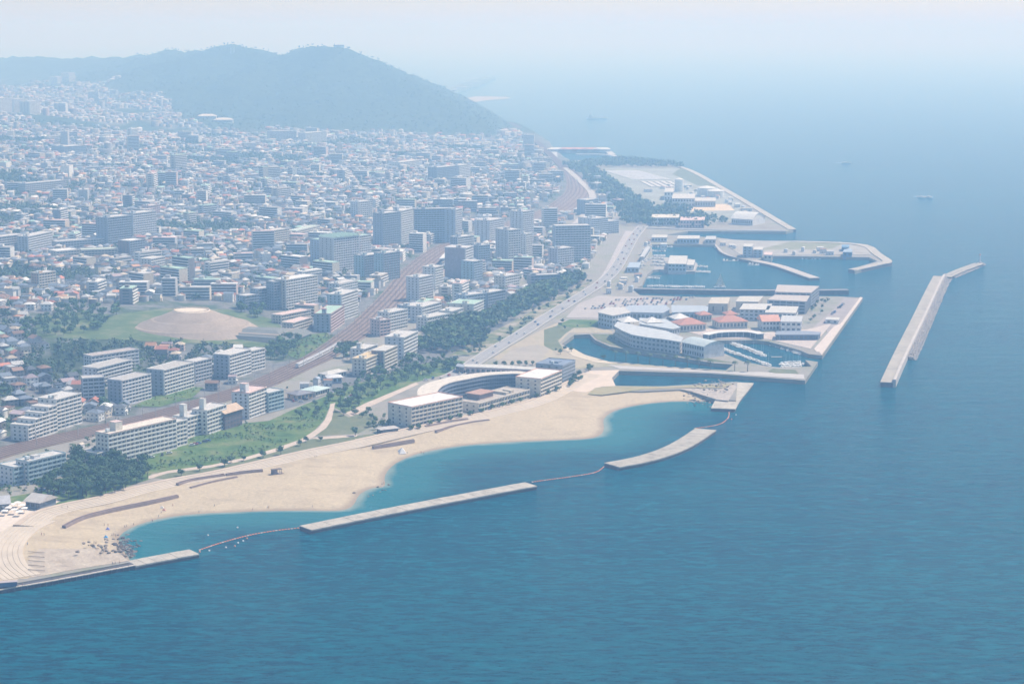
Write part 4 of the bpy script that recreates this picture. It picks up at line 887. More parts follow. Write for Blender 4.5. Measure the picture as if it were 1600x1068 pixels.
block('long thin rear roof behind the hotel crescent, pink under its edge', [(727, 573), (775, 575), (838, 578), (838, 574), (775, 570), (727, 569)], 6, 'pink', 'white', 1, 'covered walkway', 'covered_walkway')
block('small dark square lodge at the west corner of the rear roof', [(712, 572), (724, 574), (726, 570), (715, 568)], 6, 'brown', 'slate', 2)
# ---------------------------------------------------------------- shopping island
block('long curved grey mall wing following the lagoon bank', [(961, 510), (974, 517), (988, 523), (1012, 527), (1038, 530), (1062, 534), (1066, 527), (1040, 517), (1000, 510), (966, 503)], 12, (.48, .46, .46), (.46, .48, .50), 3, 'shopping hall', 'shopping_hall')
hip('vaulted pale pavilion ending the curved mall wing beside the marina', (1066, 534), (1100, 541), 24, 11, 3.5, 'pale', (.44, .50, .52), arc=True, floors=2, cat='pavilion')
block('big plain grey hall at the west corner of the shopping island', [(935, 488), (957, 493), (985, 488), (975, 480), (948, 480)], 13, (.42, .46, .50), (.50, .48, .46), 3, 'shopping hall', 'shopping_hall')
block('low blue-grey flat hall behind the curved mall wing', [(962, 487), (1035, 489), (1046, 483), (1040, 477), (985, 477)], 8, (.40, .44, .50), (.36, .40, .46), 1, 'shopping hall', 'shopping_hall')
block('second low blue-grey hall, left of the beige boxes', [(1050, 488), (1105, 487), (1106, 478), (1050, 477)], 8, (.40, .44, .50), (.38, .42, .47), 1, 'shopping hall', 'shopping_hall')
block('stepped low grey roofs in front of the west red pavilion', [(1000, 506), (1050, 514), (1062, 511), (1040, 499), (1000, 497)], 7, (.48, .48, .50), (.44, .47, .50), 1, 'shopping hall', 'shopping_hall')
hip('west red-roofed pavilion with an arcade of dark arches', (1063, 507.5), (1103, 505.5), 22, 7, 5, 'cream', floors=1)
hip('east red-roofed pavilion with an arcade of dark arches', (1124, 503), (1168, 501.5), 22, 7, 5, 'cream', floors=1)
hip('small red roof peeping out behind the west pavilion', (1095, 492), (1112, 491), 12, 7, 3, 'beige')
hip('small red roof peeping out behind the east pavilion', (1136, 491), (1152, 490.5), 12, 7, 3, 'beige')
hip('salmon gable-roofed end of the white villa block', (1192, 502), (1218, 501.5), 20, 9, 5, 'white', (.62, .33, .24), gable=True, floors=2, cat='villa')
block('white villa block with a terrace right of the salmon roof', [(1220, 502.5), (1252, 503), (1254, 494), (1222, 493)], 10, 'white', 'grey', 2, 'villa', 'villa')
block('left beige windowless box hall at the middle of the island', [(1107, 474), (1137, 474.5), (1140, 465), (1112, 465)], 11, 'beige', 'beige', 1, 'box hall', 'box_hall', wn=1.2, step=9)
block('wide beige windowless box hall beside the parking deck', [(1150, 471), (1185, 471.5), (1192, 463), (1156, 463)], 11, 'beige', (.5, .47, .42), 1, 'box hall', 'box_hall', wn=1.2, step=9)
block('white multi-level hall with railings below the parking deck', [(1156, 483), (1200, 484), (1206, 475), (1162, 474.5)], 11, 'pale', 'white', 3, 'shopping hall', 'shopping_hall')
block('white stepped hall in front of the parking deck', [(1196, 488), (1243, 489), (1247, 479), (1200, 478)], 11, 'white', 'white', 2, 'shopping hall', 'shopping_hall')
block('flat dark pavilion on the quay beside the inner marina', [(1212, 523), (1278, 523), (1282, 519), (1258, 517), (1214, 517.5)], 5, (.10, .13, .2), (.24, .27, .33), 1, 'pavilion', 'flat_pavilion')
block('small flat kiosk on the grey quay apron', [(1290, 499), (1310, 500), (1312, 496), (1292, 495.5)], 4, 'pale', 'white', 1, 'kiosk', 'kiosk')
aw = smooth_line(fl([(1102, 522), (1118, 518.5), (1145, 517), (1172, 517.5), (1190, 521)], 9), 4)
e = empty('arcade_canopy', (0, 0, 0), 0, 'pale bow-shaped arcade canopy facing the inner marina', 'canopy')
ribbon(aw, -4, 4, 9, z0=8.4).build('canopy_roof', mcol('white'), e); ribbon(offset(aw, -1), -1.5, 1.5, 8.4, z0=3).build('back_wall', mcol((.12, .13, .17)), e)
pm = MB().box(-.25, -.25, 3.4, .25, .25, 8.4).mesh('post', mcol('white'))
for x, y, h in walk(offset(aw, 3.2), 7): link('post', pm, e, (x, y, 0))
for k, (x, y) in enumerate([(982, 500), (1019, 501), (1062, 495)]):
    p = flat(x, y, 12); e = empty('market_tent', (p[0], p[1], 3.6), .3, ['left', 'middle', 'right'][k]+' one of three pointed pale tents on the mall', 'tent'); mb = MB(); s = 9
    c = [(-s, -s, 8), (s, -s, 8), (s, s, 8), (-s, s, 8)]
    for q in range(4): mb.face([c[q], c[(q+1) % 4], (0, 0, 12.5)])
    mb.build('canvas', mcol('white'), e)
    for q in c: MB().tube((q[0]*.95, q[1]*.95, 0), (q[0]*.95, q[1]*.95, 8), .2, .2, 6).build('post', mcol('grey'), e)
def deck_building(label, px, H, floors):
    P = fl(px, 3.6+H); e = empty('parking_deck', (0, 0, 0), 0, label, 'parking deck'); c = (sum(p[0] for p in P)/4, sum(p[1] for p in P)/4)
    Q = [(c[0]+(p[0]-c[0])*.93, c[1]+(p[1]-c[1])*.93) for p in P]; MB().prism(Q, 0, 3.3+H).build('shade_core', mcol((.10, .11, .13)), e); fh = H/floors  # near-black core added for the shade inside the open storeys
    for f in range(floors): MB().prism(P, 3.6+(f+1)*fh-1.3, 3.6+(f+1)*fh).build('deck_floor', mcol((.46, .41, .38) if f == floors-1 else (.36, .38, .42)), e)
    for i in range(4):
        a, b = P[i], P[(i+1) % 4]
        for x, y, h in walk([a, b], 6.5): MB().box(x-.35, y-.35, 0, x+.35, y+.35, 3.4+H).build('column', mcol('grey'), e)
    BUILT.append((c[0], c[1], 45)); return e
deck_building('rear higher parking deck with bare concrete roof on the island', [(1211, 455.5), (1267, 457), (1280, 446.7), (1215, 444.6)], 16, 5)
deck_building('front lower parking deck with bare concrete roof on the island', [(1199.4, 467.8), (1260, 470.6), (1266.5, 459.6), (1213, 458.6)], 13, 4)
# harbour and works buildings
block('white fish market hall on the pier in the yacht harbour', [(1044, 412), (1072, 412.5), (1074, 400), (1047, 399.5)], 9, 'pale', 'white', 2, 'market hall', 'market_hall')
block('small white shed beside the fish market hall', [(1073, 414), (1084, 414), (1086, 406), (1075, 406)], 6, 'white', 'white', 1, 'shed', 'shed')
block('pale long shed on the far quay of the yacht harbour', [(1018, 371), (1042, 371), (1043, 367), (1020, 367)], 6, 'pale', 'white', 1, 'shed', 'shed')
block('twin-bay shed on the far quay of the yacht harbour', [(1058, 373), (1092, 373), (1093, 368), (1060, 368)], 7, 'blue', 'white', 1, 'shed', 'shed')
block('grey shed at the root of the bent pier arm', [(1102, 374), (1118, 374), (1119, 369), (1104, 369)], 6, 'grey', 'grey', 1, 'shed', 'shed')
block('pale blue twin building between the two harbour basins, left part', [(1161, 385), (1175, 385.5), (1177, 381), (1163, 381)], 14, 'blue', 'pale', 4, 'warehouse', 'warehouse')
block('pale blue twin building between the two harbour basins, right part', [(1177, 390), (1191, 390.5), (1193, 386), (1179, 386)], 10, 'blue', 'pale', 3, 'warehouse', 'warehouse')
block('low cream shed by the water between the basins', [(1193, 398), (1206, 398.5), (1207, 394), (1195, 394)], 6, 'cream', 'pink', 1, 'shed', 'shed')
block('upper dark blue shed on the far harbour quay', [(1315, 386), (1326, 386), (1327, 382.5), (1316, 382.5)], 6, (.12, .22, .36), (.16, .28, .42), 1, 'shed', 'shed')
block('lower dark blue shed on the far harbour quay', [(1317, 394), (1331, 394), (1332, 390), (1319, 390)], 6, (.12, .22, .36), (.30, .38, .48), 1, 'shed', 'shed')
block('long low blue-grey hangar at the head of the coast road', [(1000, 401), (1006, 401), (1016, 386), (1010, 386)], 6, 'grey', 'grey', 1, 'shed', 'shed')
block('grey boathouse on the quay beside the side road', [(980, 418), (998, 418), (1001, 410), (984, 410)], 6, 'blue', 'blue', 1, 'boathouse', 'boathouse')
hip('white curved-roof sports hall at the tip of the works land', (1143, 341), (1176, 343), 42, 9, 9, 'pale', 'white', arc=True, cat='sports hall', name='sports_hall')
block('long beige works building, left one below the pine belt', [(1018, 340), (1060, 340), (1061, 335), (1020, 335)], 12, 'pale', 'cream', 2, 'works building', 'works_building')
block('long rosy works building right of the beige one', [(1063, 344), (1100, 344), (1101, 339), (1064, 339)], 12, 'pink', 'pink', 2, 'works building', 'works_building')
block('pale works building in the middle of the treatment plant', [(1050, 310), (1085, 310), (1086, 303), (1052, 303)], 14, 'pale', 'pale', 2, 'works building', 'works_building')
block('white works office behind the sandy pitch', [(1038, 300), (1052, 300), (1053, 294), (1040, 294)], 14, 'white', 'white', 2, 'works building', 'works_building')
block('long low works building just above the sandy pitch', [(1086, 314), (1118, 314), (1118, 309), (1087, 309)], 10, 'grey', 'pale', 1, 'works building', 'works_building')
for k, (x, y) in enumerate([(1104, 306), (1118, 308), (1061, 299)]):
    p = flat(x, y, 4); e = empty('storage_tank', (p[0], p[1], 3.7), 0, ['round white tank left of its twin at the works seawall', 'round white tank nearest the works seawall', 'slim white tank beside the white works office'][k], 'tank'); r = (16, 15, 8)[k]; h = (15, 12, 22)[k]
    MB().tube((0, 0, 0), (0, 0, h), r, r, 20).build('tank_wall', mcol('white'), e); MB().tube((0, 0, h), (0, 0, h+3), r*1.02, r*.15, 20).build('dome_roof', mcol('white'), e)
wb = empty('settling_basins', (0, 0, 3.7), 0, 'diagonal rows of settling basins at the treatment works', 'basins')
A0 = np.array(flat(944, 267)); U = (np.array(flat(1000, 267))-A0)/13; Wv = (np.array(flat(990, 281))-A0)
for k in range(13):
    a = A0+U*k; b = a+U*.62; MB().prism([tuple(a), tuple(b), tuple(b+Wv), tuple(a+Wv)], -1, .9).build('basin_cover', mcol('pale'), wb)
U2 = (np.array(flat(1060, 282))-np.array(flat(1000, 282)))/6; A1 = np.array(flat(1000, 284)); W2 = np.array(flat(1018, 293))-A1
for k in range(6):
    a = A1+U2*k; b = a+U2*.7; MB().prism([tuple(a), tuple(b), tuple(b+W2), tuple(a+W2)], -1, 1.4).build('basin_cover', mcol('roofg'), wb)
# small far harbour beyond the pine belt
e = empty('far_harbour', (0, 0, 0), 0, 'faint small fishing harbour far beyond the pine belt', 'harbour')
ribbon(smooth_line(fl([(866, 246), (866, 236), (880, 233), (925, 233), (948, 236), (957, 242)]), 3), -8, 8, 4, z0=-3).build('quay', mcol('grey'), e)
ribbon(smooth_line(fl([(900, 241), (935, 241), (958, 243), (975, 249)]), 3), -6, 6, 4, z0=-3).build('quay', mcol('grey'), e)
for k, x in enumerate((869, 886, 905, 921, 938)):
    p = flat(x, 234.5, 8); hip(['leftmost', 'second', 'middle', 'fourth', 'rightmost'][k]+' small shed of the row on the faint far harbour quay', None, None, 16, 6, 4, 'pale', (.6, .32, .25) if k in (1, 2, 3) else 'white', cat='shed', name='shed', ab=((p[0]-20, p[1]), (p[0]+24, p[1]), 4))

# ---------------------------------------------------------------- lesser things near the railway and the beach
hip('grey gable-roofed beach house with dark walls above the near steps', (40, 782), (62, 785), 15, 4.5, 3.5, (.22, .24, .28), (.48, .45, .42), gable=True, cat='beach house', name='beach_house')
hip('white flat-fronted kiosk right of the gable-roofed beach house', (67, 778), (79, 777), 6, 3.5, 1, 'blue', 'white', gable=True, cat='kiosk', name='kiosk')
hip('grey-roofed beach house cut by the left edge of the photo', (-12, 788), (14, 786), 14, 4.5, 3.5, (.25, .27, .32), (.42, .42, .44), gable=True, cat='beach house', name='beach_house')
hip('dark timber-coloured gabled house between two white apartments', (351, 646), (378, 638), 12, 12, 4, (.14, .10, .10), (.50, .38, .28), gable=True, floors=4, cat='gabled house', name='gabled_house')
hip('blue-white restaurant with a flat hip beside the railway', (513, 590), (534, 589), 11, 5, 2, 'blue', 'pale', cat='restaurant', name='restaurant')
hip('long low building behind the blue-white restaurant', (512, 585), (541, 579), 9, 5, 2, 'white', 'roofg', cat='restaurant', name='restaurant')
hip('mint-roofed shop facing the car park', (493, 611), (515, 605), 14, 4.5, 1.4, 'cream', (.48, .58, .56), cat='shop', name='shop')
hip('dark-roofed shop with orange walls by the car park', (465, 617), (488, 613), 13, 4.5, 2, (.58, .38, .22), (.22, .22, .25), cat='shop', name='shop')
hip('small dark cafe under the trees at the hotel steps', (596, 671), (622, 668), 8, 3.2, .8, (.12, .12, .14), (.45, .42, .40), cat='cafe', name='cafe')
# beach hut with frame, sunshade, rocks, fence posts
p = flat(432, 740, 3.6); e = empty('beach_hut', (p[0], p[1], beach_h(*p)), .5, 'dark timber lifeguard hut on posts alone on the sand', 'beach hut')
for x in (-3, 0, 3):
    for y in (-1.5, 1.5): MB().box(x-.12, y-.12, -.3, x+.12, y+.12, 3.4).build('post', mcol((.10, .07, .07)), e)
MB().box(-3.4, -1.8, 3.2, 3.4, 1.8, 3.45, bottom=True).build('roof', mcol((.16, .12, .11)), e); MB().box(-3, -1.4, .4, -.2, 1.4, 2.9).build('cabin', mcol((.20, .17, .20)), e); MB().box(-3.4, -1.8, .2, 4.6, 1.8, .4, bottom=True).build('deck', mcol((.3, .22, .18)), e)
p = flat(628, 703, 3); e = empty('sunshade', (p[0], p[1], beach_h(*p)), .4, 'white fabric sunshade tent on the sand near the second cove', 'sunshade')
mb = MB(); mb.face([(-2.6, -2, .2), (2.6, -2, .2), (0, 0, 4.4)]); mb.face([(2.6, -2, .2), (2.6, 2, 1.8), (0, 0, 4.4)]); mb.face([(-2.6, 2, 1.8), (-2.6, -2, .2), (0, 0, 4.4)]); mb.build('canvas', mcol((.75, .72, .72)), e)
MB().tube((0, 0, 0), (0, 0, 4.4), .08, .06, 6).build('pole', mcol('grey'), e); MB().tube((4, 0, 0), (4.2, 0, 1.0), .25, .2, 6).build('anchor_post', mcol('grey'), e)
PARAS = []
for k in range(9):
    x, y = [(18, 790), (27, 787), (34, 791), (22, 798), (38, 796), (7, 800), (13, 795), (30, 801), (3, 793)][k]; p = flat(x, y, 5.5)
    e = empty('cafe_parasol', (p[0], p[1], 4.2), 0, None, 'parasol', 'white parasols on the beach house terrace'); PARAS.append((e, 'white square parasol', 'on the beach house terrace', 'white parasols on the beach house terrace'))
    mb = MB(); c = [(-1.9, -1.9, 2.4), (1.9, -1.9, 2.4), (1.9, 1.9, 2.4), (-1.9, 1.9, 2.4)]
    for q in range(4): mb.face([c[q], c[(q+1) % 4], (0, 0, 3.2)])
    mb.build('canopy', mcol((.8, .77, .74)), e); MB().tube((0, 0, -.5), (0, 0, 3.1), .07, .07, 5).build('pole', mcol('grey'), e)
p = flat(8, 912, 4.4); e = empty('pier_gate_house', (p[0], p[1], 3.3), .28, 'dark flat shelter at the start of the boardwalk', 'shelter')
MB().box(-6, -1.5, 0, 6, 1.5, 2.2).build('wall', mcol((.13, .17, .27)), e); MB().box(-6.3, -1.8, 2.2, 6.3, 1.8, 2.5).build('roof', mcol((.42, .36, .36)), e)
BOULD = []; RK = [rock_mesh(s) for s in range(4)]; m_rock = [M(c, .95, .1, .3, 1.5) for c in ((.10, .09, .09), (.20, .17, .15), (.36, .30, .26))]
for me in RK: me.materials.append(m_rock[0])
def rocks(pxs, n, zr, s0, s1, lab, grp, mi):
    for k in range(n):
        x0, y0 = random.choice(pxs); p = flat(x0+random.gauss(0, 1)*9, y0+random.gauss(0, 1)*4.5, 0)
        o = link('boulder', random.choice(RK), None, (p[0], p[1], max(beach_h(*p), 0)+random.uniform(*zr)), random.uniform(0, 6)); s = random.uniform(s0, s1); o.scale = (s, s*random.uniform(.6, 1), s*.8); o.rotation_euler[0] = random.uniform(-.3, .3)
        o.material_slots[0].link = 'OBJECT'; o.material_slots[0].material = m_rock[random.choice(mi)]; BOULD.append((o, lab, '', grp))
rocks([(186, 842), (192, 850), (198, 858), (206, 848), (208, 862), (200, 866)], 80, (-.3, .1), .8, 2.0, 'dark boulder in the shallows below the stone terrace', 'dark boulders at the near cove', (0, 0, 1))
rocks([(150, 865), (170, 862), (165, 870), (190, 868), (130, 868)], 34, (3.4, 3.6), .5, 1.6, 'loose grey boulder on the stone terrace', 'loose boulders on the stone terrace', (1, 2))
rocks([(1080, 624), (1090, 625), (1102, 626), (1112, 627), (1124, 628)], 60, (.1, .5), .7, 1.6, 'boulder along the water edge of the rocky spit', 'boulders along the rocky spit', (0, 1, 2))
rocks([(1085, 614), (1100, 614), (1115, 612), (1130, 612)], 40, (3.9, 4.1), .7, 1.7, 'pale boulder on top of the rocky spit', 'pale boulders on the rocky spit', (1, 2))
rocks([(590, 760), (598, 762), (575, 772)], 9, (-.3, .1), .8, 1.8, 'dark rock at the sand corner between two coves', 'rocks between the coves', (0, 1))
for k in range(5):                     # stone benches let into the terrace
    a = flat(44, 886-7*k+4, 4); e = tag(MB().box(0, 0, 0, 10, .3, .35).build('stone_bench', mcol((.40, .32, .26)), None, (a[0], a[1], 4.2), -.25), ['lowest', 'second lowest', 'middle', 'second highest', 'highest'][k]+' of the dark strips set across the pale terrace slabs', 'bench')
# buoys
fb = MB().tube((-.55, 0, .1), (.55, 0, .1), .42, .42, 8).mesh('float', M((.75, .22, .08), .5, .4, .1)); ff = MB().tube((-.55, 0, .1), (.55, 0, .1), .42, .42, 8).mesh('float', M((.72, .50, .42), .5, .4, .1))
for lb, px in (('orange float line from the near pier to the long breakwater', [(312, 859), (345, 848), (390, 836), (430, 829), (474, 824)]), ('float line between the long and the curved breakwaters', [(832, 753), (860, 749), (890, 745), (930, 738), (945, 728), (952, 725)]), ('curling float line from the curved breakwater to the spit pier', [(1086, 669), (1110, 666), (1128, 661), (1138, 652), (1139, 642)])):
    e = empty('float_line', (0, 0, 0), 0, lb, 'float line'); ln = smooth_line(fl(px, 0), 5); mb = MB()
    for a, b in zip(ln[:-1], ln[1:]): mb.tube((*a, .15), (*b, .15), .1, .1, 4)
    mb.build('rope', mcol((.6, .3, .2)), e)
    for k, (x, y, h) in enumerate(walk(ln, 1.9)): o = link('float', fb if k % 5 else ff, e, (x, y, 0)); o.rotation_euler = (0, 0, h+random.uniform(-.3, .3))
BUOYS = []; by = MB().tube((0, 0, -.3), (0, 0, .6), .7, .45, 8).mesh('mooring_buoy', M((.75, .68, .66), .5, .4, .1)); by2 = MB().tube((0, 0, -.3), (0, 0, .6), .7, .45, 8).mesh('mooring_buoy', M((.72, .25, .12), .5, .4, .1))
for k, (x, y) in enumerate([(312, 862), (327, 860), (353, 855), (367, 853), (372, 848), (380, 845), (386, 841), (371, 824), (325, 836), (1143, 655), (1150, 648)]): BUOYS.append((link('mooring_buoy', by if k % 3 else by2, None, (*flat(x, y, 0), 0)), ('pale' if k % 3 else 'orange')+' round mooring buoy', 'at the far cove pier' if x > 1000 else 'off the near float line', 'loose mooring buoys off the beach'))

# ---------------------------------------------------------------- keyhole burial mound
cx, cy = hit(300, 512); gb = gz(cx, cy)-1.0; tilt = math.atan2(hit(470, 532)[1]-cy, hit(470, 532)[0]-cx)
me_ = empty('burial_mound', (cx, cy, gb), tilt, 'round flat-topped stone burial mound with a keyhole-shaped front ridge', 'burial mound')
prof = [(66, -3), (54, 4.6), (51, 4.9), (38, 10), (35.5, 10.2), (17.5, 17.6), (17, 18.1), (15.6, 18.1), (15.4, 17.7), (0, 17.8)]; n = 64; mb = MB()
m_moundA = ground_mat('mound_stone', [(.3, (.29, .235, .19)), (.5, (.345, .28, .225)), (.7, (.39, .32, .26))], .05, .5, .5); m_moundB = ground_mat('mound_turf_shaded', [(.3, (.16, .17, .17)), (.7, (.22, .22, .20))], .08); m_top = mcol((.66, .56, .45))  # front ridge: grass bands, with its shaded side's darkness put into the colour
for (r0, z0), (r1, z1) in zip(prof[:-1], prof[1:]):
    for k in range(n):
        a0, a1 = 2*math.pi*k/n, 2*math.pi*(k+1)/n; p = [(math.cos(a0)*r0, math.sin(a0)*r0, z0), (math.cos(a1)*r0, math.sin(a1)*r0, z0), (math.cos(a1)*r1, math.sin(a1)*r1, z1), (math.cos(a0)*r1, math.sin(a0)*r1, z1)]
        mb.face(p[:3] if r1 == 0 else p, 1 if z0 > 17 else 0)
mb.build('round_mound', [m_moundA, m_top], me_)
mb = MB()
def tier(h0, h1, w0, w1, x1, top):
    a = [(20, -w0*.75, h0), (x1+6, -w0, h0), (x1+6, w0, h0), (20, w0*.75, h0)]; b = [(20, -w1*.75, h1), (x1, -w1, h1), (x1, w1, h1), (20, w1*.75, h1)]
    for i in range(4): mb.face([a[i], a[(i+1) % 4], b[(i+1) % 4], b[i]], 0)
    mb.face(b, top)
tier(-4, .2, 33, 29, 104, 0); tier(.2, 1.6, 24, 21, 97, 1); tier(1.6, 3.6, 16, 8, 90, 0)
mb.build('front_mound', [m_moundB, m_moundA, m_top], me_); BUILT.append((cx, cy, 85)); BUILT.append((cx+80*math.cos(tilt), cy+80*math.sin(tilt), 75))
hn = MB().tube((0, 0, 0), (0, 0, 1.2), .3, .4, 6).mesh('clay_pot', m_top)
for k in range(60): a = 2*math.pi*k/60; link('clay_pot', hn, me_, (math.cos(a)*16.4, math.sin(a)*16.4, 18.0))

# ---------------------------------------------------------------- train, masts, cars, boats, people
tk = tracks[3]; zt = RAILZ
seg = smooth_line(fl([(464, 571.5), (490, 559), (515, 546), (539, 532)], 6.5), 6)
ww = walk(seg, 20.0); tr = empty('train', (0, 0, 0), 0, 'silver commuter train running on the railway beside the green bank', 'train')
for k, (x, y, h) in enumerate(ww[:-1]):
    z = float(np.interp(y, [p[1] for p in rl], RAILZ))+.9; m1 = MB().box(.3, -1.45, 0, 19.7, 1.45, 2.9).box(.3, -1.3, 2.9, 19.7, 1.3, 3.2, 1).box(2, -1.1, -.8, 18, 1.1, 0, 2)
    c = m1.build('carriage', [mcol((.60, .60, .60), rough=.4), mcol((.45, .46, .48)), mcol((.06, .06, .07))], tr, (x, y, z), h)
    ws = shared('trainwin', lambda: MB().box(0, -1.49, 1.35, 1.7, -1.44, 2.2).mesh('window', glass((.03, .04, .05))))
    for q in range(7): link('window', ws, c, (1.2+q*2.6, 0, 0))
def mast_mesh():
    mb = MB(); mb.tube((0, 0, 0), (0, 0, 8.5), .2, .16, 6); mb.tube((0, 0, 7.6), (13, 0, 7.6), .16, .16, 5); mb.tube((13, 0, 0), (13, 0, 8.5), .2, .16, 6); mb.tube((0, 0, 6.6), (3.5, 0, 7.6), .09, .09, 4); return mb.mesh('catenary_mast', mcol('grey'))
mm = mast_mesh(); GANT = []
for k, (x, y, h) in enumerate(walk(side(-.62)[:80], 38)):
    z = float(np.interp(y, [p[1] for p in rl], RAILZ)); o = link('catenary_mast', mm, None, (x, y, z), h-math.pi/2); GANT.append((o, 'steel gantry spanning the tracks', None, 'catenary gantries along the railway'))
def car_mesh(c):
    mb = MB(); mb.box(-2.1, -.85, .3, 2.1, .85, .95, 0); k = len(mb.v)
    mb.v += [(-1.7, -.8, .95), (1.2, -.8, .95), (1.2, .8, .95), (-1.7, .8, .95), (-1.3, -.68, 1.5), (.6, -.68, 1.5), (.6, .68, 1.5), (-1.3, .68, 1.5)]
    for f, m in (((4, 5, 6, 7), 0), ((0, 1, 5, 4), 1), ((1, 2, 6, 5), 1), ((2, 3, 7, 6), 1), ((3, 0, 4, 7), 1)): mb.f.append(tuple(k+i for i in f)); mb.m.append(m); mb.c.append(None)
    for x in (-1.3, 1.3):
        for y in (-.88, .70): mb.tube((x, y, .33), (x, y+.18, .33), .33, .33, 8, 2)
    return mb.mesh('car', [M(c, .35, .5, .05), glass((.03, .04, .05)), M((.03, .03, .03))])
CARC = {'white': (.70, .70, .70), 'silver': (.45, .46, .48), 'black': (.04, .04, .05), 'red': (.45, .06, .05), 'blue': (.08, .16, .38)}
CARM = {k: car_mesh(c) for k, c in CARC.items()}
CARS = []
def car(x, y, z, h, where, group):
    k = random.choice(['white', 'white', 'silver', 'black', 'blue', 'red', 'white']); o = link('car', CARM[k], None, (x, y, z), h); CARS.append((o, k, where, group))
for s, fw in ((-3.2, 1), (3.2, -1)):
    for x, y, h in walk(offset(road, s), random.uniform(45, 80), random.uniform(5, 60)): car(x, y, zr+.02, h if fw > 0 else h+math.pi, 'driving on the coast road', 'cars on the coast road')
P = fl([(905, 480), (1010, 468), (1040, 474), (960, 485)]); U = Vector(P[1])-Vector(P[0])
for r_ in range(5):
    for k in range(26):
        if random.random() < .62: p = Vector(flat(915+r_*12, 483-r_*3.4))+Vector((k*3.4, k*.8)); car(p.x, p.y, 3.95, 1.2, 'parked in the lot behind the mall', 'cars in the car park behind the mall')
for r_, (x0, y0, x1, y1, n) in enumerate([(1300, 490, 1322, 470, 10), (452, 628, 478, 617, 8), (470, 626, 500, 612, 9), (100, 768, 48, 762, 6), (540, 622, 560, 612, 4), (660, 594, 682, 588, 4), (215, 718, 270, 705, 10), (300, 694, 330, 686, 6)]):
    for k in range(n):
        if random.random() < .72: p = flat(x0+(x1-x0)*k/n, y0+(y1-y0)*k/n, 4.6); car(p[0], p[1], 3.9, random.choice((.3, 1.8)), ['parked on the grey quay apron', 'parked before the shops by the railway', 'parked before the shops by the railway', 'parked beside the tree grove', 'parked on the hotel lane', 'parked on the hotel lane', 'parked below the long white slab', 'parked below the stepped white block'][r_], 'parked cars near the seafront')
def boat_meshes(L, B, kind, c):
    h = MB(); xs_ = [-.5, -.2, .15, .38, .5]; ws = [.42, .5, .46, .25, .0]; rings = []
    for x, w in zip(xs_, ws): rings.append([(x*L, -w*B, .9+.25*(x+.5)), (x*L*.96, -w*B*.7, -.2), (x*L*.96, w*B*.7, -.2), (x*L, w*B, .9+.25*(x+.5))])
    for a, b in zip(rings[:-1], rings[1:]):
        for i in range(3): h.face([a[i], b[i], b[i+1], a[i+1]])
        h.face([a[3], b[3], b[0], a[0]], 1)
    h.face(rings[0][::-1]); hull = h.mesh('hull', [M(c, .4, .5, .05), M((.62, .60, .56), .6)])
    cb = MB().box(-.22*L, -.3*B, .95, .12*L, .3*B, 1.9, 0).box(-.1*L, -.31*B, 1.35, .125*L, .31*B, 1.75, 1).mesh('cabin', [M((.75, .75, .75), .4), glass((.03, .04, .05))])
    ms = MB().tube((.05*L, 0, 1), (.05*L, 0, 1+L*1.15), .09, .05, 5).tube((.05*L, 0, 2.1), (-.38*L, 0, 2.2), .12, .12, 5).mesh('mast', M((.7, .7, .7), .4)) if kind == 'sail' else None
    return hull, cb, ms
BT = {'small white motorboat': boat_meshes(7, 2.6, 'm', (.75, .75, .75)), 'white sailing yacht with bare mast': boat_meshes(9.5, 3, 'sail', (.78, .78, .78)), 'blue-hulled fishing boat': boat_meshes(9, 2.6, 'm', (.20, .30, .42)), 'white cabin cruiser': boat_meshes(11, 3.6, 'm', (.8, .8, .78))}
BOATS = []
def boat(px, py, k, h, where, group):
    p = flat(px, py, .5); hl, cb, ms = BT[k]; e = empty('sailing_yacht' if ms else 'motorboat', (p[0], p[1], 0), h); link('hull', hl, e); link('cabin', cb, e)
    if ms: link('mast', ms, e)
    BOATS.append((e, k, where, group)); return e
def pontoon(px, lab, w=1.1):
    e = empty('pontoon', (0, 0, 0), 0, lab, 'pontoon'); ribbon(fl(px, .6), -w, w, .6, z0=-.3).build('deck', mcol((.5, .45, .4)), e)
    for x, y, h in walk(fl(px, .6), 9): MB().tube((x, y, -1), (x, y, 2.2), .18, .18, 6).build('pile', mcol('dark'), e)
rows = [((1124, 543), (1204, 571), 22, 'along the near quay of the inner marina'), ((1142, 535), (1190, 552), 20, 'at the middle pontoon of the inner marina'), ((1146, 538), (1196, 556), 14, 'at the middle pontoon of the inner marina'), ((1192, 533), (1252, 553), 22, 'under the far quay of the inner marina'), ((1222, 568), (1250, 566), 9, 'in the tight cluster at the marina mouth'), ((1224, 571), (1254, 569), 9, 'in the tight cluster at the marina mouth'), ((1222, 573.5), (1250, 572.5), 8, 'in the tight cluster at the marina mouth'),
        ((1012, 434), (1030, 435), 6, 'at the left quay of the yacht harbour'), ((1012, 447), (1100, 448.5), 26, 'moored in a row along the long harbour wall'), ((1114, 384), (1134, 395), 12, 'beside the bent pier arm'), ((1020, 385), (1050, 385.5), 8, 'at the upper left corner of the yacht harbour'), ((1020, 392), (1038, 392.5), 6, 'at the upper left corner of the yacht harbour'), ((1086, 424), (1108, 425), 9, 'off the fish market pier'), ((1086, 416), (1104, 416.5), 6, 'off the fish market pier'), ((1044, 422), (1078, 424), 8, 'off the fish market pier'), ((1172, 412), (1186, 414), 4, 'beside the bent pier arm'), ((1130, 406), (1160, 407), 5, 'beside the bent pier arm'), ((1255, 400.8+3), (1310, 401+3), 9, 'along the quay of the far harbour basin')]
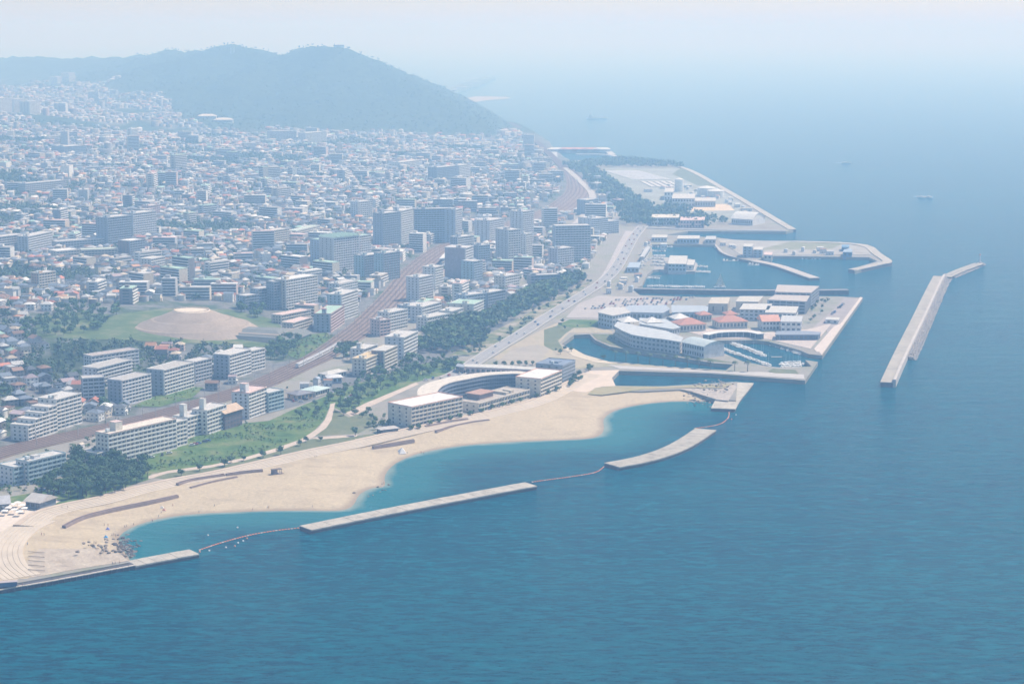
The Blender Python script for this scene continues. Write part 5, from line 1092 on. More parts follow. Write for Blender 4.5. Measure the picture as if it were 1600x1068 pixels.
YARD = [((985, 424), (1004, 423), 7), ((988, 420), (1008, 419), 8), ((1004, 414), (1016, 408), 6), ((1006, 396), (1016, 388), 7), ((1003, 402), (1013, 396), 6), ((1022, 404), (1040, 404), 8), ((1020, 408), (1040, 409), 8), ((1020, 413), (1040, 414), 8), ((1018, 418), (1040, 419), 9)]
for (a, b, n) in YARD:
    for k in range(n): q = boat(a[0]+(b[0]-a[0])*k/n, a[1]+(b[1]-a[1])*k/n, random.choices(list(BT), [5, 2, 1, 2])[0], random.choice((1.2, .1, 1.4)), 'laid up on the quay of the yacht harbour', 'boats laid up ashore'); q.location.z = 3.75
for (a, b, n, w) in rows:
    for k in range(n):
        t = (k+random.uniform(-.2, .2))/max(n-1, 1); boat(a[0]+(b[0]-a[0])*t, a[1]+(b[1]-a[1])*t+random.uniform(-.3, .3), random.choices(list(BT), [5, 3, 1.5, 2])[0], random.choice((1.25, 1.35, 1.15, -1.8)), w, 'boats '+w)
pontoon([(1143, 537), (1196, 555)], 'middle wooden pontoon of the inner marina'); pontoon([(1205, 557), (1222, 557)], 'short outer pontoon of the inner marina'); pontoon([(1122, 541), (1200, 569)], 'near pontoon of the inner marina'); pontoon([(1010, 430), (1033, 431)], 'short pontoon at the left quay of the yacht harbour')
pontoon([(1129, 407), (1152, 407)], 'upper thin pontoon beside the bent pier arm'); pontoon([(1168, 414), (1184, 414)], 'lower thin pontoon beside the bent pier arm')
# market pier
tag(MB().prism(fl([(1004, 424), (1030, 421), (1060, 424), (1086, 424), (1090, 412), (1080, 405), (1060, 404), (1040, 402), (1018, 400), (1008, 410)], 3), -4, 3.3).build('harbour_quay', conc), kind='structure')
def foam(name, px, py, L, W, h):
    p = flat(px, py, 0); n = 26; V = []; F = []
    r = random.Random(px); mb = MB()
    for k in range(70):
        t = r.random(); x = -t*L; y = r.choice((-1, 1))*t*W*r.uniform(.5, 1)+r.uniform(-.5, .5); s = r.uniform(.5, 1.8)*(1.4-t); mb.face([(x-s*1.6, y-s*.5, .1), (x+s*1.2, y-s*.6, .1), (x+s*1.7, y+s*.5, .1), (x-s, y+s*.6, .1)])
    o = mb.build(name, mcol((.8, .8, .8)), None, (p[0], p[1], .12), h); tag(o, kind='stuff')
for px, py, k, h, lb in ((1441, 308.5, 'white cabin cruiser', -1.2, 'left one of two white motor yachts running side by side far out'), (1452, 308.5, 'white cabin cruiser', -1.2, 'right one of two white motor yachts running side by side far out'), (1322, 254.5, 'white cabin cruiser', .1, 'lone white motor yacht far out above the breakwaters'), (1125, 449, 'white sailing yacht with bare mast', .2, 'big cream-sailed yacht before the long harbour wall')):
    e = boat(px, py, k, h, None, None); BOATS.pop(); tag(e, lb, 'boat'); e.scale = (1.5, 1.5, 1.5) if py > 400 else (2.0, 2.0, 1.6)
    if py > 400: mb = MB(); mb.face([(.6, 0, 1.6), (-4, 0, 2), (.4, 0, 11)]); mb.face([(.9, 0, 1.4), (4.2, .3, 1.3), (.5, 0, 10)]); mb.build('sail', mcol((.75, .70, .60)), e)
    else: foam('boat_wake', px, py, 34, 9, h)
p = flat(932, 183, 6); e = empty('cargo_ship', (p[0], p[1], 0), .1, 'small pale cargo ship on the hazy sea beyond the harbour', 'ship')
MB().box(-30, -5, -2, 34, 5, 5).box(-34, -4, -2, -30, 4, 4).build('hull', mcol('white'), e); MB().box(-26, -4, 5, -14, 4, 13).box(-24, -3, 13, -18, 3, 16).build('bridge_house', mcol('white'), e); MB().box(-10, -3.5, 5, 28, 3.5, 6).build('hatch', mcol('pink'), e)
# light on the outer breakwater, mountain masts
p = flat(1531, 408, 5); e = empty('harbour_light', (p[0], p[1], 3.6), 0, 'slim harbour light on the tip of the outer breakwater', 'harbour light'); MB().tube((0, 0, 0), (0, 0, 9), 1.1, .8, 10).build('tower', mcol('pale'), e); MB().tube((0, 0, 9), (0, 0, 10.5), 1.3, 1.0, 10).build('lantern', mcol((.55, .2, .15)), e)
for px, py, h, lb in ((366, 68, 26, 'left thin mast on the highest hilltop'), (371, 68, 22, 'right thin mast on the highest hilltop'), (526, 72, 14, 'short tower on the right-hand hilltop')):
    D = 6300 if px < 500 else 5930; x = (px-800)/FPX*D; e = empty('radio_mast', (x, D, gz(x, D)-2), 0, lb, 'radio mast'); MB().tube((0, 0, 0), (0, 0, h), 2.2, .9, 5).build('mast_pole', mcol('grey'), e); MB().box(-2, -2, h*.6, 2, 2, h*.6+2).build('antenna_platform', mcol('grey'), e)
x0, D = (532-800)/FPX*5920, 5920; hip('small station house on the right-hand hilltop', None, None, 14, 6, 2, 'grey', 'grey', cat='hilltop house', name='hilltop_house', ab=((x0-12, D), (x0+18, D), gz(x0, D)-1))
for k, (x, y) in enumerate([(322, 186), (348, 192)]):
    q = hit(x, y); hip(['left', 'right'][k]+' bright low hall of the temple on the green spur below the mountain', None, None, 26, 9, 5, 'white', 'cream', cat='temple hall', name='temple_hall', ab=((q[0]-24, q[1]), (q[0]+26, q[1]+4), gz(*q)-1))
# people
def person_mesh(pose, shirt, legs):
    me = bpy.data.meshes.new('p'); s = .28 if pose == 'walk' else .1
    V = [(0, 0, .95), (0, 0, 1.25), (0, 0, 1.45), (0, 0, 1.56), (0, .02, 1.68), (0, 0, 1.78), (-.1, s*.4, .5), (-.12, s, .06), (-.12, s+.12, .03), (.1, -s*.4, .5), (.12, -s, .06), (.12, -s+.14, .03), (-.24, 0, 1.4), (-.3, -.1, 1.15), (-.3, .05, .92), (.24, 0, 1.4), (.3, .1, 1.15), (.3, .2, .95)]
    E = [(0, 1), (1, 2), (2, 3), (3, 4), (4, 5), (0, 6), (6, 7), (7, 8), (0, 9), (9, 10), (10, 11), (2, 12), (12, 13), (13, 14), (2, 15), (15, 16), (16, 17)]
    me.from_pydata(V, E, []); o = bpy.data.objects.new('p', me); COL.objects.link(o); md = o.modifiers.new('s', 'SKIN')
    rad = [.16, .15, .17, .07, .12, .09, .085, .055, .04, .085, .055, .04, .07, .05, .035, .07, .05, .035]
    for v, r in zip(me.skin_vertices[0].data, rad): v.radius = (r, r)
    me.skin_vertices[0].data[0].use_root = True; o.modifiers.new('u', 'SUBSURF').levels = 1
    dg = bpy.context.evaluated_depsgraph_get(); out = bpy.data.meshes.new_from_object(o.evaluated_get(dg)); bpy.data.objects.remove(o)
    for c in ((.42, .26, .18), shirt, legs, (.04, .03, .03)): out.materials.append(M(c))
    for p in out.polygons: z = p.center.z; p.material_index = 3 if z > 1.68 else 0 if z > 1.48 else 1 if z > .92 and abs(p.center.x) < .27 else 2 if z > .45 and abs(p.center.x) < .2 else 0
    out.name = 'person'; return out
PM = {('walk', 'white shirt'): person_mesh('walk', (.7, .7, .7), (.1, .1, .15)), ('stand', 'dark swimwear'): person_mesh('stand', (.4, .25, .18), (.05, .06, .1)), ('walk', 'blue top'): person_mesh('walk', (.12, .25, .5), (.05, .05, .06)), ('stand', 'red top'): person_mesh('stand', (.5, .1, .08), (.2, .2, .22))}
PEOPLE = []
for x, y, w in [(65, 836, 'on the near sand'), (69, 836, 'on the near sand'), (43, 851, 'on the near sand'), (163, 821, 'on the near sand'), (169, 822, 'on the near sand'), (178, 836, 'at the near water edge'), (181, 838, 'at the near water edge'), (175, 837, 'at the near water edge'), (195, 824, 'at the near water edge'), (198, 823, 'at the near water edge'), (209, 820, 'at the near water edge'), (248, 808, 'at the near water edge'), (238, 815, 'at the near water edge'), (311, 800, 'standing in the shallows'), (395, 797, 'standing in the shallows'), (418, 793, 'at the second water edge'), (420, 794, 'at the second water edge'), (488, 792, 'at the second water edge'), (597, 757, 'on the sand corner between coves'), (600, 756, 'on the sand corner between coves'), (662, 709, 'at the third water edge'), (658, 708, 'at the third water edge'), (35, 915, 'on the near boardwalk'), (176, 882, 'on the near boardwalk'), (180, 881, 'on the near boardwalk'), (187, 880, 'on the near boardwalk'), (97, 794, 'on the upper beach steps'), (106, 793, 'on the upper beach steps'), (252, 801, 'on the near sand'), (270, 790, 'on the near sand'), (335, 790, 'on the near sand'), (492, 715, 'on the middle beach steps'), (495, 714, 'on the middle beach steps'), (147, 849, 'on the near sand'), (150, 850, 'on the near sand')]:
    z = 3.5
    for _ in range(3): p = flat(x, y, z); z = max(beach_h(*p), -.5)
    if 'boardwalk' in w: z = 3.3; p = flat(x, y, z)
    if 'steps' in w: z = 4.2; p = flat(x, y, z)
    k = random.choice(list(PM)); o = link('person', PM[k], None, (p[0], p[1], z), random.uniform(0, 6)); PEOPLE.append((o, 'person in '+k[1]+(' walking ' if k[0] == 'walk' else ' standing '), w.replace('standing ', ''), 'people on the beach'))
for k, (x, y) in enumerate([(165, 833), (168, 821), (147, 850), (253, 789), (256, 792)]):
    p = flat(x, y, 3); e = empty('beach_tent', (p[0], p[1], beach_h(*p)), 0, ['blue pop-up beach tent nearest the dark boulders', 'purple-blue parasol on the near sand', 'small grey mat shelter beside the stone terrace', 'pale pop-up tent beside the curved low wall', 'reddish pop-up tent beside the curved low wall'][k], 'beach tent'); mb = MB(); c = [(-1.2, -1, 0), (1.2, -1, 0), (1.2, 1, 0), (-1.2, 1, 0)]
    for q in range(4): mb.face([c[q], c[(q+1) % 4], (0, 0, 1.5)])
    mb.build('canvas', mcol([(.10, .32, .60), (.2, .2, .5), (.4, .4, .42), (.6, .55, .5), (.5, .25, .2)][k]), e)
# ---------------------------------------------------------------- trees
def hp(pxs, z=None): return [flat(*q, 3.6) if z is None else hit(*q) for q in pxs]
GROVE = hp([(58, 772), (92, 742), (108, 726), (128, 714), (150, 718), (175, 722), (200, 729), (238, 736), (234, 752), (206, 764), (170, 774), (140, 778), (96, 782)])
x, y = fill(GROVE, 6.6)
for a, b in zip(x, y): tree(a, b, 'pine', random.uniform(.8, 1.12), 3.7, 'in the dense grove at the near end of the beach', 'dense tree grove by the near beach')
BELT = hp([(540, 604), (570, 586), (640, 563), (700, 561), (730, 572), (700, 581), (648, 594), (600, 611), (566, 630), (545, 647), (522, 640), (530, 620)])
x, y = fill(BELT, 9.6)
for a, b in zip(x, y): tree(a, b, random.choice(['round', 'broad', 'small']), random.uniform(.62, .95), 3.7, 'in the tree belt between the meadow and the hotel', 'tree belt inland of the hotel')
x, y = fill(hp([(455, 652), (500, 627), (540, 606), (530, 625), (515, 634), (505, 652), (480, 660)]), 11)
for a, b in zip(x, y): tree(a, b, 'small', random.uniform(.7, 1.2), 3.7, 'at the far end of the green meadow', 'young trees on the meadow')
LAWN = [(283, 743, .8), (312, 735, .7), (351, 728, .95), (361, 722, .75), (381, 719, .55), (411, 714, .95), (439, 710, .95), (469, 696, .75), (478, 690, .65), (555, 680, 1.1), (501, 688, .5)]
for k, (a, b, s) in enumerate(LAWN):
    t = tree(*flat(a, b, 3.7), 'round', s, 3.7, None, 'lone round trees along the beach lawn'); TREE_LIST.pop(); tag(t, ['first', 'second', 'third', 'fourth', 'fifth', 'sixth', 'seventh', 'eighth', 'ninth', 'tenth', 'eleventh'][sorted(range(11), key=lambda i: LAWN[i][0]).index(k)]+' round lone tree from the left along the beach lawn', 'tree', 'lone round trees along the beach lawn')
PALMS = [(876, 553), (893, 549), (943, 562), (961, 563), (978, 566), (997, 567), (1015, 568), (1036, 570), (1055, 572), (1074, 574), (1092, 575), (1110, 577), (1148, 579), (1168, 580)]
for k, (a, b) in enumerate(PALMS):
    t = tree(*flat(a, b, 3.7), 'palm' if k > 2 else 'round', 1.25 if k > 2 else .8, 3.7); TREE_LIST.pop(); tag(t, '%s tree from the left in the row on the lagoon bank' % ['first', 'second', 'third', 'fourth', 'fifth', 'sixth', 'seventh', 'eighth', 'ninth', 'tenth', 'eleventh', 'twelfth', 'thirteenth', 'last'][k], 'tree', 'row of trees on the lagoon bank')
for a, b in [(775, 571), (788, 571), (801, 572), (811, 571), (822, 571), (832, 570), (642, 672), (655, 670), (672, 664), (686, 661), (703, 657), (718, 654), (735, 650), (752, 645), (768, 640), (785, 636), (800, 632), (813, 629), (838, 622), (856, 617), (870, 612)]: tree(*flat(a, b, 3.7), 'small', .9, 3.7, 'in the row planted along the seaward front of the hotel' if b > 600 else 'in the short row beside the bare field', 'small trees planted round the hotel')
x, y = fill(hp([(880, 608), (893, 593), (922, 574), (927, 578), (902, 598), (884, 612)]), 6)
for a, b in zip(x, y): tree(a, b, 'round', random.uniform(.6, .8), 3.7, 'in the thick hedge-like row right of the hotel east wing', 'trees right of the hotel')
x, y = fill(hp([(585, 655), (600, 650), (610, 665), (590, 672), (570, 668), (560, 650), (530, 652), (545, 640), (575, 640)]), 9)
for a, b in zip(x, y): tree(a, b, 'small', random.uniform(.7, 1.2), 3.7, 'in the garden at the near end of the hotel', 'garden trees at the hotel end')
pk = [hp([(30, 536), (36, 512), (58, 494), (110, 478), (190, 482), (182, 498), (165, 512), (150, 524), (110, 524), (70, 530)], 1), hp([(350, 486), (380, 478), (420, 486), (430, 500), (400, 497)], 1), hp([(415, 548), (430, 528), (462, 530), (470, 540), (452, 560), (425, 566)], 1), hp([(152, 640), (160, 630), (190, 648), (200, 640), (190, 632), (176, 652), (160, 655)], 1), hp([(520, 558), (532, 545), (560, 538), (566, 548), (540, 566)], 1)]
for i, q in enumerate(pk):
    x, y = fill(q, (12.5, 13, 10, 9, 10)[i])
    for a, b in zip(x, y): tree(a, b, 'broad', random.uniform(.7, 1.1), None, ['in the park left of the burial mound', 'behind the burial mound', 'in the dark clump between mound and railway', 'on the rail bank by the terraced apartment', 'right of the train across the tracks'][i], ['park trees left of the mound', 'trees behind the mound', 'dark clump right of the mound', 'trees on the rail bank', 'trees right of the train'][i])
fz = []; fh_ = []
def mass(pxs, step, h0, h1, z=None, cond=None):
    q = hp(pxs, z); x, y = fill(q, step, cond=cond); zz = ground(x, y) if z else np.full(len(x), 3.5)
    fz.extend(zip(x, y, zz)); fh_.extend(rng.uniform(h0, h1, len(x)))
mass([(655, 550), (660, 522), (700, 502), (760, 497), (800, 472), (850, 446), (905, 432), (918, 438), (880, 461), (830, 485), (790, 507), (760, 521), (757, 540), (730, 548), (700, 554)], 7.5, 9, 13)
forest('tree_belt', fz, fh_, 60, (.046, .090, .034), 3); fz, fh_ = [], []
mass([(700, 555), (758, 528), (830, 487), (895, 455), (930, 438), (900, 463), (850, 494), (800, 524), (748, 556)], 17, 4, 8)
mass([(862, 545), (850, 520), (884, 500), (930, 502), (935, 512), (895, 512), (880, 522), (880, 545), (900, 556), (870, 555)], 20, 3, 6)
mass([(940, 520), (962, 522), (985, 536), (1060, 552), (1118, 562), (1060, 555), (985, 541), (955, 532)], 8, 1.5, 3.5)
mass([(1270, 480), (1285, 468), (1297, 466), (1300, 472), (1278, 497), (1262, 510)], 12, 4, 7)
mass([(1200, 495), (1228, 498), (1236, 505), (1200, 508)], 14, 5, 8)
forest('garden_shrubs', fz, fh_, 46, (.05, .085, .04), 5); fz, fh_ = [], []
mass([(878, 260), (927, 258), (932, 268), (965, 292), (1000, 315), (1022, 328), (1100, 344), (1102, 357), (1008, 353), (975, 353), (952, 316), (927, 299), (912, 277)], 13, 12, 17)
mass([(905, 256), (975, 251), (1052, 258), (1066, 263), (1000, 262), (930, 262)], 13, 12, 17)
mass([(1040, 318), (1070, 315), (1082, 332), (1110, 338), (1140, 345), (1135, 352), (1100, 350), (1050, 330), (1030, 325)], 15, 8, 12)
forest('pine_belt', fz, fh_, 34, (.040, .078, .036), 9); fz, fh_ = [], []
mass([(-10, 772), (20, 752), (55, 752), (92, 740), (60, 770), (25, 775)], 8, 3, 6)
mass([(240, 735), (252, 703), (330, 676), (356, 666), (455, 642), (515, 636), (500, 664), (470, 682), (420, 700), (380, 712), (330, 722), (262, 731)], 3.6, 1.0, 3.4, cond=lambda a, b: fbm(a/30, b/14, 3) > .50)
mass([(540, 604), (570, 586), (640, 563), (700, 561), (730, 570), (700, 580), (648, 593), (600, 610), (566, 628), (545, 644), (525, 632)], 8.5, 2, 5)
forest('meadow_bushes', fz, fh_, 30, (.080, .14, .042), 11, .42)
fz, fh_ = [], []
mass([(0, 726), (100, 700), (165, 674), (180, 690), (130, 712), (105, 704), (60, 712), (10, 745)], 9, 2, 6); mass([(380, 632), (450, 604), (500, 590), (540, 575), (560, 585), (500, 600), (440, 612), (400, 640)], 12, 2, 5); mass([(600, 560), (655, 545), (700, 552), (640, 562), (600, 572)], 12, 2, 5); mass([(655, 520), (700, 500), (715, 505), (690, 520), (655, 540)], 14, 3, 7)
forest('street_shrubs', fz, fh_, 30, (.06, .10, .04), 14, .45); fz, fh_ = [], []
mass([(206, 640), (240, 623), (300, 606), (318, 608), (300, 621), (250, 635)], 6, 1, 3, 1); mass([(452, 556), (470, 530), (515, 522), (520, 528), (490, 548), (465, 562)], 7, 2, 5, 1); mass([(130, 668), (170, 655), (200, 640), (210, 642), (180, 660)], 6, 1, 3, 1)
forest('railside_bushes', fz, fh_, 26, (.085, .11, .045), 12)

# ---------------------------------------------------------------- the town: houses and middling blocks on a web of lots
EX = [hp(q, 1) for q in ([(30, 540), (28, 515), (50, 492), (110, 476), (180, 478), (250, 470), (360, 472), (440, 485), (470, 520), (500, 518), (520, 530), (480, 566), (440, 580), (400, 560), (340, 540), (215, 540), (100, 535)], [(205, 640), (300, 600), (330, 606), (300, 625), (240, 645)], [(440, 585), (640, 470), (660, 440), (720, 385), (700, 380), (600, 450), (520, 515), (470, 540)])]
EX += [hp(q) for q in ([(640, 560), (655, 520), (700, 500), (760, 493), (800, 470), (850, 443), (910, 428), (935, 425), (970, 380), (1000, 350), (1100, 345), (1300, 600), (900, 700), (300, 760), (-50, 800), (-50, 740), (100, 725), (170, 712), (300, 688), (420, 655), (560, 585)],)]
def district(x0, x1, y0, y1, lot_x, lot_y, nseed, seed):
    r = np.random.default_rng(seed); sx = r.uniform(x0, x1, nseed); sy = r.uniform(y0, y1, nseed); sr = r.normal(-.25, .35, nseed)
    out = []; R_ = 1.5*math.sqrt((x1-x0)*(y1-y0)/nseed)
    for k in range(nseed):
        n = int(R_*1.1/lot_x)+1; m = int(R_*1.1/lot_y)+1; I, J = np.meshgrid(np.arange(-n, n+1), np.arange(-m, m+1)); I = I.ravel(); J = J.ravel()
        u = I*lot_x+np.floor(I/5)*5.5; v = J*lot_y+np.floor(J/2)*5.0; c, s = math.cos(sr[k]), math.sin(sr[k]); X = sx[k]+u*c-v*s; Y = sy[k]+u*s+v*c
        d = np.hypot(X-sx[k], Y-sy[k]); near = np.ones(len(X), bool)
        for q in range(nseed):
            if q != k and math.hypot(sx[q]-sx[k], sy[q]-sy[k]) < 2.4*R_: near &= d <= np.hypot(X-sx[q], Y-sy[q])
        near &= (X > x0) & (X < x1) & (Y > y0) & (Y < y1); out.append(np.stack([X[near], Y[near], np.full(near.sum(), sr[k])], 1))
    return np.concatenate(out)
pts = np.concatenate([district(-900, 320, 1150, 2600, 11.6, 11.8, 60, 1), district(-1300, 330, 2600, 4400, 13, 13.5, 80, 2), district(-2300, 150, 4400, 7100, 19, 21, 110, 3)])
X, Y, RO = pts.T
k = (np.abs(X) < Y*.283+25); X, Y, RO = X[k], Y[k], RO[k]
D_ = xr(Y)-X; hw = np.interp(Y, [1100, 1600, 2300, 2700, 3000, 3400, 4000], [20, 24, 28, 28, 36, 32, 20])
coastx = np.interp(Y, [1100, 2000, 2500, 3300, 3900, 4300], [-1e3, 60, 120, 200, 125, 90])
k = (D_ > hw) | ((D_ < -hw) & (Y < 4300) & (X < coastx))
for q in EX: k &= ~inpoly(X, Y, q)
k &= wooded(X, Y) < .5
for bx_, by_, br in BUILT:
    k &= (X-bx_)**2+(Y-by_)**2 > (br+3)**2
k &= dpoly(X, Y, r4) > 14
k &= dpoly(X, Y, road) > 20
X, Y, RO = X[k], Y[k], RO[k]; Z = ground(X, Y)
green = ((fbm(X/120+40, Y/170+7, 3) > .66) & (xr(Y)-X > 80)) | (rng.random(len(X)) < .19)
TX, TY, TZ = X[green], Y[green], Z[green]; X, Y, RO, Z = X[~green], Y[~green], RO[~green], Z[~green]
big = rng.random(len(X)) < (.045+.10*ss(200, 60, np.abs(xr(Y)-X)))*np.where(Y < 1760, 0, 1)
bX, bY, bR, bZ = X[big], Y[big], RO[big], Z[big]
sel = []
for i in range(len(bX)):            # keep middling blocks apart
    if all((bX[i]-bX[j])**2+(bY[i]-bY[j])**2 > 30**2 for j in sel[-400:]): sel.append(i)
sel = np.array(sel); bX, bY, bR, bZ = bX[sel], bY[sel], bR[sel], bZ[sel]
k = ~big
for gx_, gy_ in zip(bX, bY):
    pass
cell = {}
for i, (a, b) in enumerate(zip(bX, bY)): cell.setdefault((int(a//30), int(b//30)), []).append((a, b))
def clear(a, b):
    for i in (-1, 0, 1):
        for j in (-1, 0, 1):
            for p in cell.get((int(a//30)+i, int(b//30)+j), ()):
                if (p[0]-a)**2+(p[1]-b)**2 < 17**2: return False
    return True
k &= np.array([clear(a, b) for a, b in zip(X, Y)]); X, Y, RO, Z = X[k], Y[k], RO[k], Z[k]
N = len(X)
W_ = rng.uniform(7, 11, N)*np.where(Y > 4400, 1.35, 1); Dp = rng.uniform(6.5, 9, N)*np.where(Y > 4400, 1.3, 1); Hh = rng.choice([5.6, 6.0, 6.4, 3.4, 8.6], N, p=[.35, .25, .2, .1, .1]); RO = RO+np.where(rng.random(N) < .5, math.pi/2, 0)+rng.normal(0, .05, N)
rt = rng.choice([0, 1, 2], N, p=[.38, .40, .22])                      # gable, hip, flat
ROOFS = [('blue-grey tiled', (.17, .20, .25)), ('dark slate', (.10, .11, .13)), ('brown tiled', (.24, .15, .11)), ('rusty red', (.40, .17, .12)), ('orange tiled', (.50, .27, .16)), ('pale grey', (.45, .45, .45)), ('white', (.66, .65, .63)), ('sandy', (.52, .44, .34)), ('mint green', (.30, .46, .38)), ('mauve', (.36, .29, .31))]
WALLS = [('white', (.66, .65, .62)), ('cream', (.60, .54, .44)), ('grey', (.42, .42, .43)), ('beige', (.50, .43, .34)), ('dark', (.22, .20, .20)), ('pinkish', (.54, .42, .38))]
ri = rng.choice(10, N, p=[.28, .21, .14, .055, .03, .14, .045, .04, .02, .04]); wi = rng.choice(6, N, p=[.30, .18, .23, .13, .09, .07])
px_, py_ = proj(X, Y, Z); ri = np.where((px_ > 130) & (px_ < 270) & (py_ > 530) & (py_ < 560) & (rng.random(N) < .8), 4, ri)
RC = np.array([c for _, c in ROOFS]); WC = np.array([c for _, c in WALLS])
shade_ = rng.uniform(.8, 1.2, (N, 1)); rc = RC[ri]*shade_; wc = WC[wi]*rng.uniform(.85, 1.12, (N, 1))
RH = np.where(rt == 2, .15, rng.uniform(1.5, 2.5, N)); 
def houses_np(idx):
    n = len(idx); w = W_[idx]/2; d = Dp[idx]/2; h = Hh[idx]; ov = np.where(rt[idx] == 2, .05, .55); ins = np.where(rt[idx] == 1, np.minimum(d, w*.7), np.where(rt[idx] == 0, -.5, 0)); z0 = np.full(n, -3.0)
    lx = np.stack([-w, w, w, -w, -w, w, w, -w, -w-ov, w+ov, w+ov, -w-ov, -w+ins, w-ins], 1); ly = np.stack([-d, -d, d, d, -d, -d, d, d, -d-ov, -d-ov, d+ov, d+ov, d*0, d*0], 1); top = h+RH[idx]
    lz = np.stack([z0]*4+[h]*4+[h-.15]*4+[top]*2, 1); c, s = np.cos(RO[idx])[:, None], np.sin(RO[idx])[:, None]
    V = np.stack([lx*c-ly*s+X[idx][:, None], lx*s+ly*c+Y[idx][:, None], lz+Z[idx][:, None]], -1).reshape(-1, 3)
    q = np.array([(0, 1, 5, 4), (1, 2, 6, 5), (2, 3, 7, 6), (3, 0, 4, 7), (8, 9, 13, 12), (10, 11, 12, 13)]); t = np.array([(9, 10, 13), (11, 8, 12)])
    o = (np.arange(n)*14)[:, None, None]; Q = (q[None]+o).reshape(-1, 4); Tt = (t[None]+o).reshape(-1, 3)
    cq = np.stack([wc[idx]]*4+[rc[idx]]*2, 1).reshape(-1, 3); ct = np.stack([np.where((rt[idx] == 0)[:, None], wc[idx], rc[idx])]*2, 1).reshape(-1, 3)
    return V, [Q, Tt], np.concatenate([cq, ct])
order = np.argsort(-(W_*Hh)/Y**2*(0.5+(np.abs(px_-800) < 800)*1.0)*(py_ < 900)); near_i = order[:300]; far_i = order[300:]
V, F, Cc = houses_np(far_i); tag(link('distant_houses', npmesh('distant_houses', V, F, VC, Cc)), kind='stuff')
HOUSES = []
wsm = {h: win_mesh(1.5, 1.1, (.05, .06, .08)) for h in (0,)}[0]
for i in near_i:
    i = int(i); w, d, h = W_[i]/2, Dp[i]/2, Hh[i]; g = float(Z[i]); rcol = tuple(float(v) for v in np.round(RC[ri[i]]*round(float(shade_[i, 0])*4)/4, 3)); wcol = tuple(WALLS[wi[i]][1])
    rn = ('gabled', 'hip-roofed', 'flat-roofed')[rt[i]]
    e = empty('house', (float(X[i]), float(Y[i]), g), float(RO[i]))
    mb = MB().box(-w, -d, -3, w, d, h)
    if rt[i] == 0:
        for s in (-1, 1): mb.face([(s*w, -d, h), (s*w, d, h), (s*w, 0, h+RH[i])][::s])
    if h > 5: mb.box(-w*.55, -d-1.1, -3, w*.35, -d, 2.7).box(-w*.6, -d-1.15, 2.7, w*.4, -d, 2.85)
    mb.build('wall', mcol(wcol), e)
    o = .55; rb = MB(); top = h+float(RH[i]); a = [(-w-o, -d-o, h-.15), (w+o, -d-o, h-.15), (w+o, d+o, h-.15), (-w-o, d+o, h-.15)]
    if rt[i] == 2: rb.box(-w-.15, -d-.15, h, w+.15, -d+.15, h+.6).box(-w-.15, d-.15, h, w+.15, d+.15, h+.6).box(-w-.15, -d+.15, h, -w+.15, d-.15, h+.6).box(w-.15, -d+.15, h, w+.15, d-.15, h+.6).box(-w+.15, -d+.15, h, w-.15, d-.15, h+.12)
    else:
        ins = min(d, w*.7) if rt[i] == 1 else -.5; r0, r1 = (-w+ins, 0, top), (w-ins, 0, top); rb.face([a[0], a[1], r1, r0]); rb.face([a[2], a[3], r0, r1])
        if rt[i] == 1: rb.face([a[1], a[2], r1]); rb.face([a[3], a[0], r0])
        rb.face([a[3], a[2], a[1], a[0]])
    rb.build('roof', mcol(rcol, var=.25, scale=.8), e)
    if Y[i] < 1800:
        nf = 2 if h > 5 else 1
        for f in range(nf):
            for q in range(3):
                link('window', wsm, e, (-w+w*2*(q+.28)/3, -d-(1.13 if (f == 0 and h > 5 and -w*.55 < -w+w*2*(q+.5)/3 < w*.35) else .02), f*2.8+1.0)); t = link('window', wsm, e, (w-w*2*(q+.28)/3, d+.02, f*2.8+1.0)); t.rotation_euler = (0, 0, math.pi)
            for q in range(2):
                t = link('window', wsm, e, (w+.02, -d+d*2*(q+.3)/2, f*2.8+1.0)); t.rotation_euler = (0, 0, math.pi/2); t = link('window', wsm, e, (-w-.02, d-d*2*(q+.3)/2, f*2.8+1.0)); t.rotation_euler = (0, 0, -math.pi/2)
    HOUSES.append((e, WALLS[wi[i]][0]+' '+rn+' house with '+ROOFS[ri[i]][0]+' roof', None, 'houses of the town near the railway'))
